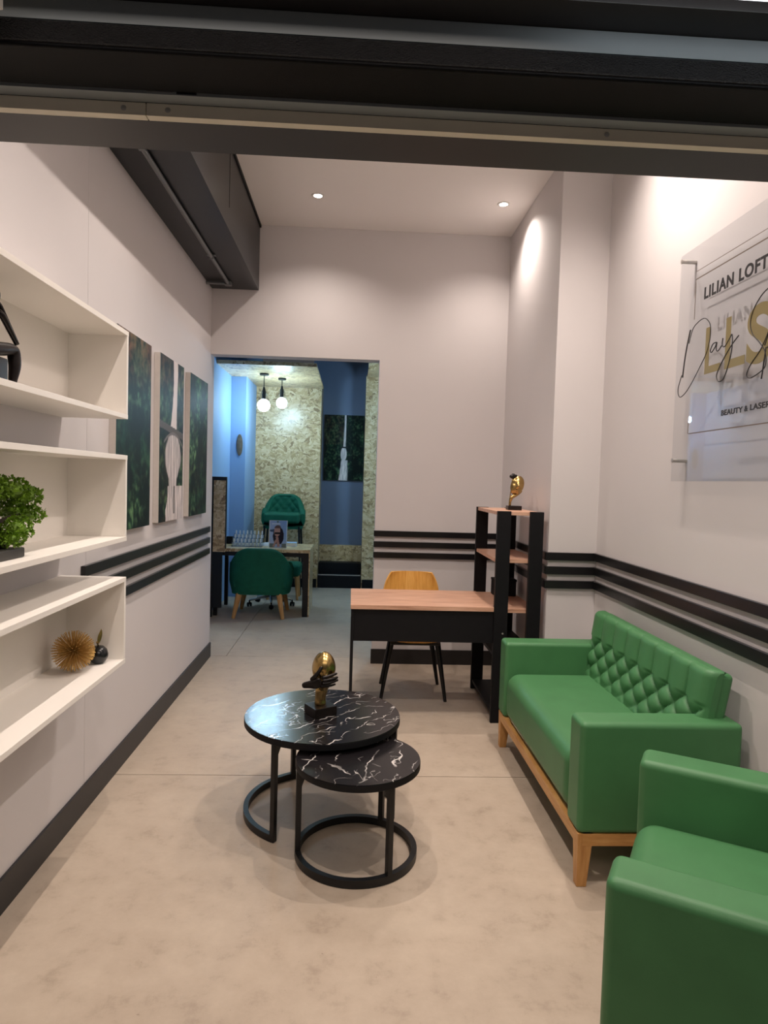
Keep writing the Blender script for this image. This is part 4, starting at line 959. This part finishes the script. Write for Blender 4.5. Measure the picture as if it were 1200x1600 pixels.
# printed show card of a woman in sunglasses
cdn = thing('show_card', 'upright printed card of a woman in sunglasses on the back room table', 'card', (-0.812, 7.33, ZT))
SKY, HAIR, SKIN, DARK, WHT, TAN = srgb(140, 176, 226), srgb(46, 40, 52), srgb(206, 160, 146), srgb(22, 22, 28), srgb(232, 236, 242), srgb(150, 140, 120)
def card(u, v):
    c = mixt(srgb(196, 206, 226), SKY, u * 0.7 + v * 0.4)
    e = lambda cx, cy, rx, ry: ((u - cx) / rx) ** 2 + ((v - cy) / ry) ** 2 < 1
    if v < 0.15: c = srgb(128, 134, 128) if abs(u - 0.5) > 0.2 else c
    if e(0.52, 0.42, 0.30, 0.34) and v > 0.12: c = HAIR
    if e(0.30, 0.62, 0.30, 0.05): c = mixt(HAIR, SKY, 0.25)
    if e(0.45, 0.60, 0.17, 0.20): c = SKIN
    if v > 0.70 and e(0.48, 0.66, 0.20, 0.17): c = mixt(HAIR, SKIN, 0.25)
    if abs(v - 0.52) < 0.032 and abs(u - 0.46) < 0.16: c = DARK
    if abs(u - (0.46 + (0.33 - v) * 0.30)) < 0.075 and 0.03 < v < 0.40: c = mixt(SKIN, srgb(170, 120, 110), 0.35)
    if abs(u - (0.42 - (0.30 - v) * 0.55)) < 0.06 and 0.03 < v < 0.28: c = mixt(SKIN, srgb(170, 120, 110), 0.2)
    if abs(v - 0.875) < 0.010 and 0.14 < u < 0.62: c = WHT
    if e(0.46, 0.955, 0.05, 0.028): c = srgb(80, 110, 60)
    if u < 0.03 or u > 0.97 or v > 0.985: c = WHT
    return c
MB().box(-0.1005, 0.1005, 0.001, 0.005, 0, 0.30, mtx=Matrix.Rotation(math.radians(-8), 4, 'X')).obj('card_back', 'pages', cdn, smooth=False)
fc = paint_grid(lambda u, v: Matrix.Rotation(math.radians(-8), 4, 'X') @ Vector((-0.1 + 0.2 * u, 0, 0.0005 + 0.299 * v)), 40, 60, card, 'printed_face', 'paper', cdn)
MB().prism([(0.003, 0.0), (0.10, 0.0), (0.04, 0.2)], -0.03, 0.03, mtx=Matrix(((0, 0, 1, 0), (1, 0, 0, 0), (0, 1, 0, 0), (0, 0, 0, 1)))).obj('easel_foot', 'pages', cdn, smooth=False)
bkk = thing('book', 'pale blue closed book lying behind the show card', 'book', (-0.70, 7.56, ZT))
MB().box(-0.12, 0.08, -0.07, 0.07, 0, 0.003).box(-0.12, 0.08, -0.07, 0.07, 0.035, 0.038).box(-0.12, -0.117, -0.07, 0.07, 0.003, 0.035).obj('cover', 'book', bkk, smooth=False)
MB().box(-0.116, 0.077, -0.067, 0.067, 0.003, 0.035).obj('pages', 'pages', bkk, smooth=False)
def cloth(s, t):
    a = 2 * PI * s; r = 0.075 * t ** 0.8 * (1 + 0.2 * math.sin(3 * a + 1)); return Vector((r * math.cos(a), 0.6 * r * math.sin(a), 0.034 * (1 - t ** 2.2) * (1 + 0.25 * math.sin(5 * a) * t) + 0.001))
tag(MB().grid(cloth, 30, 10, True).obj('crumpled_tissue', 'tissue', loc=(-0.945, 7.52, ZT)), 'crumpled white tissue beside the show card', 'tissue')
tag(MB().box(-0.035, 0.035, -0.03, 0.03, 0, 0.085, 0.004).obj('pen_holder', 'blackboard', loc=(-1.43 + 0.04, 7.62, ZT)), 'small black square pen holder beside the bottle rack', 'holder')
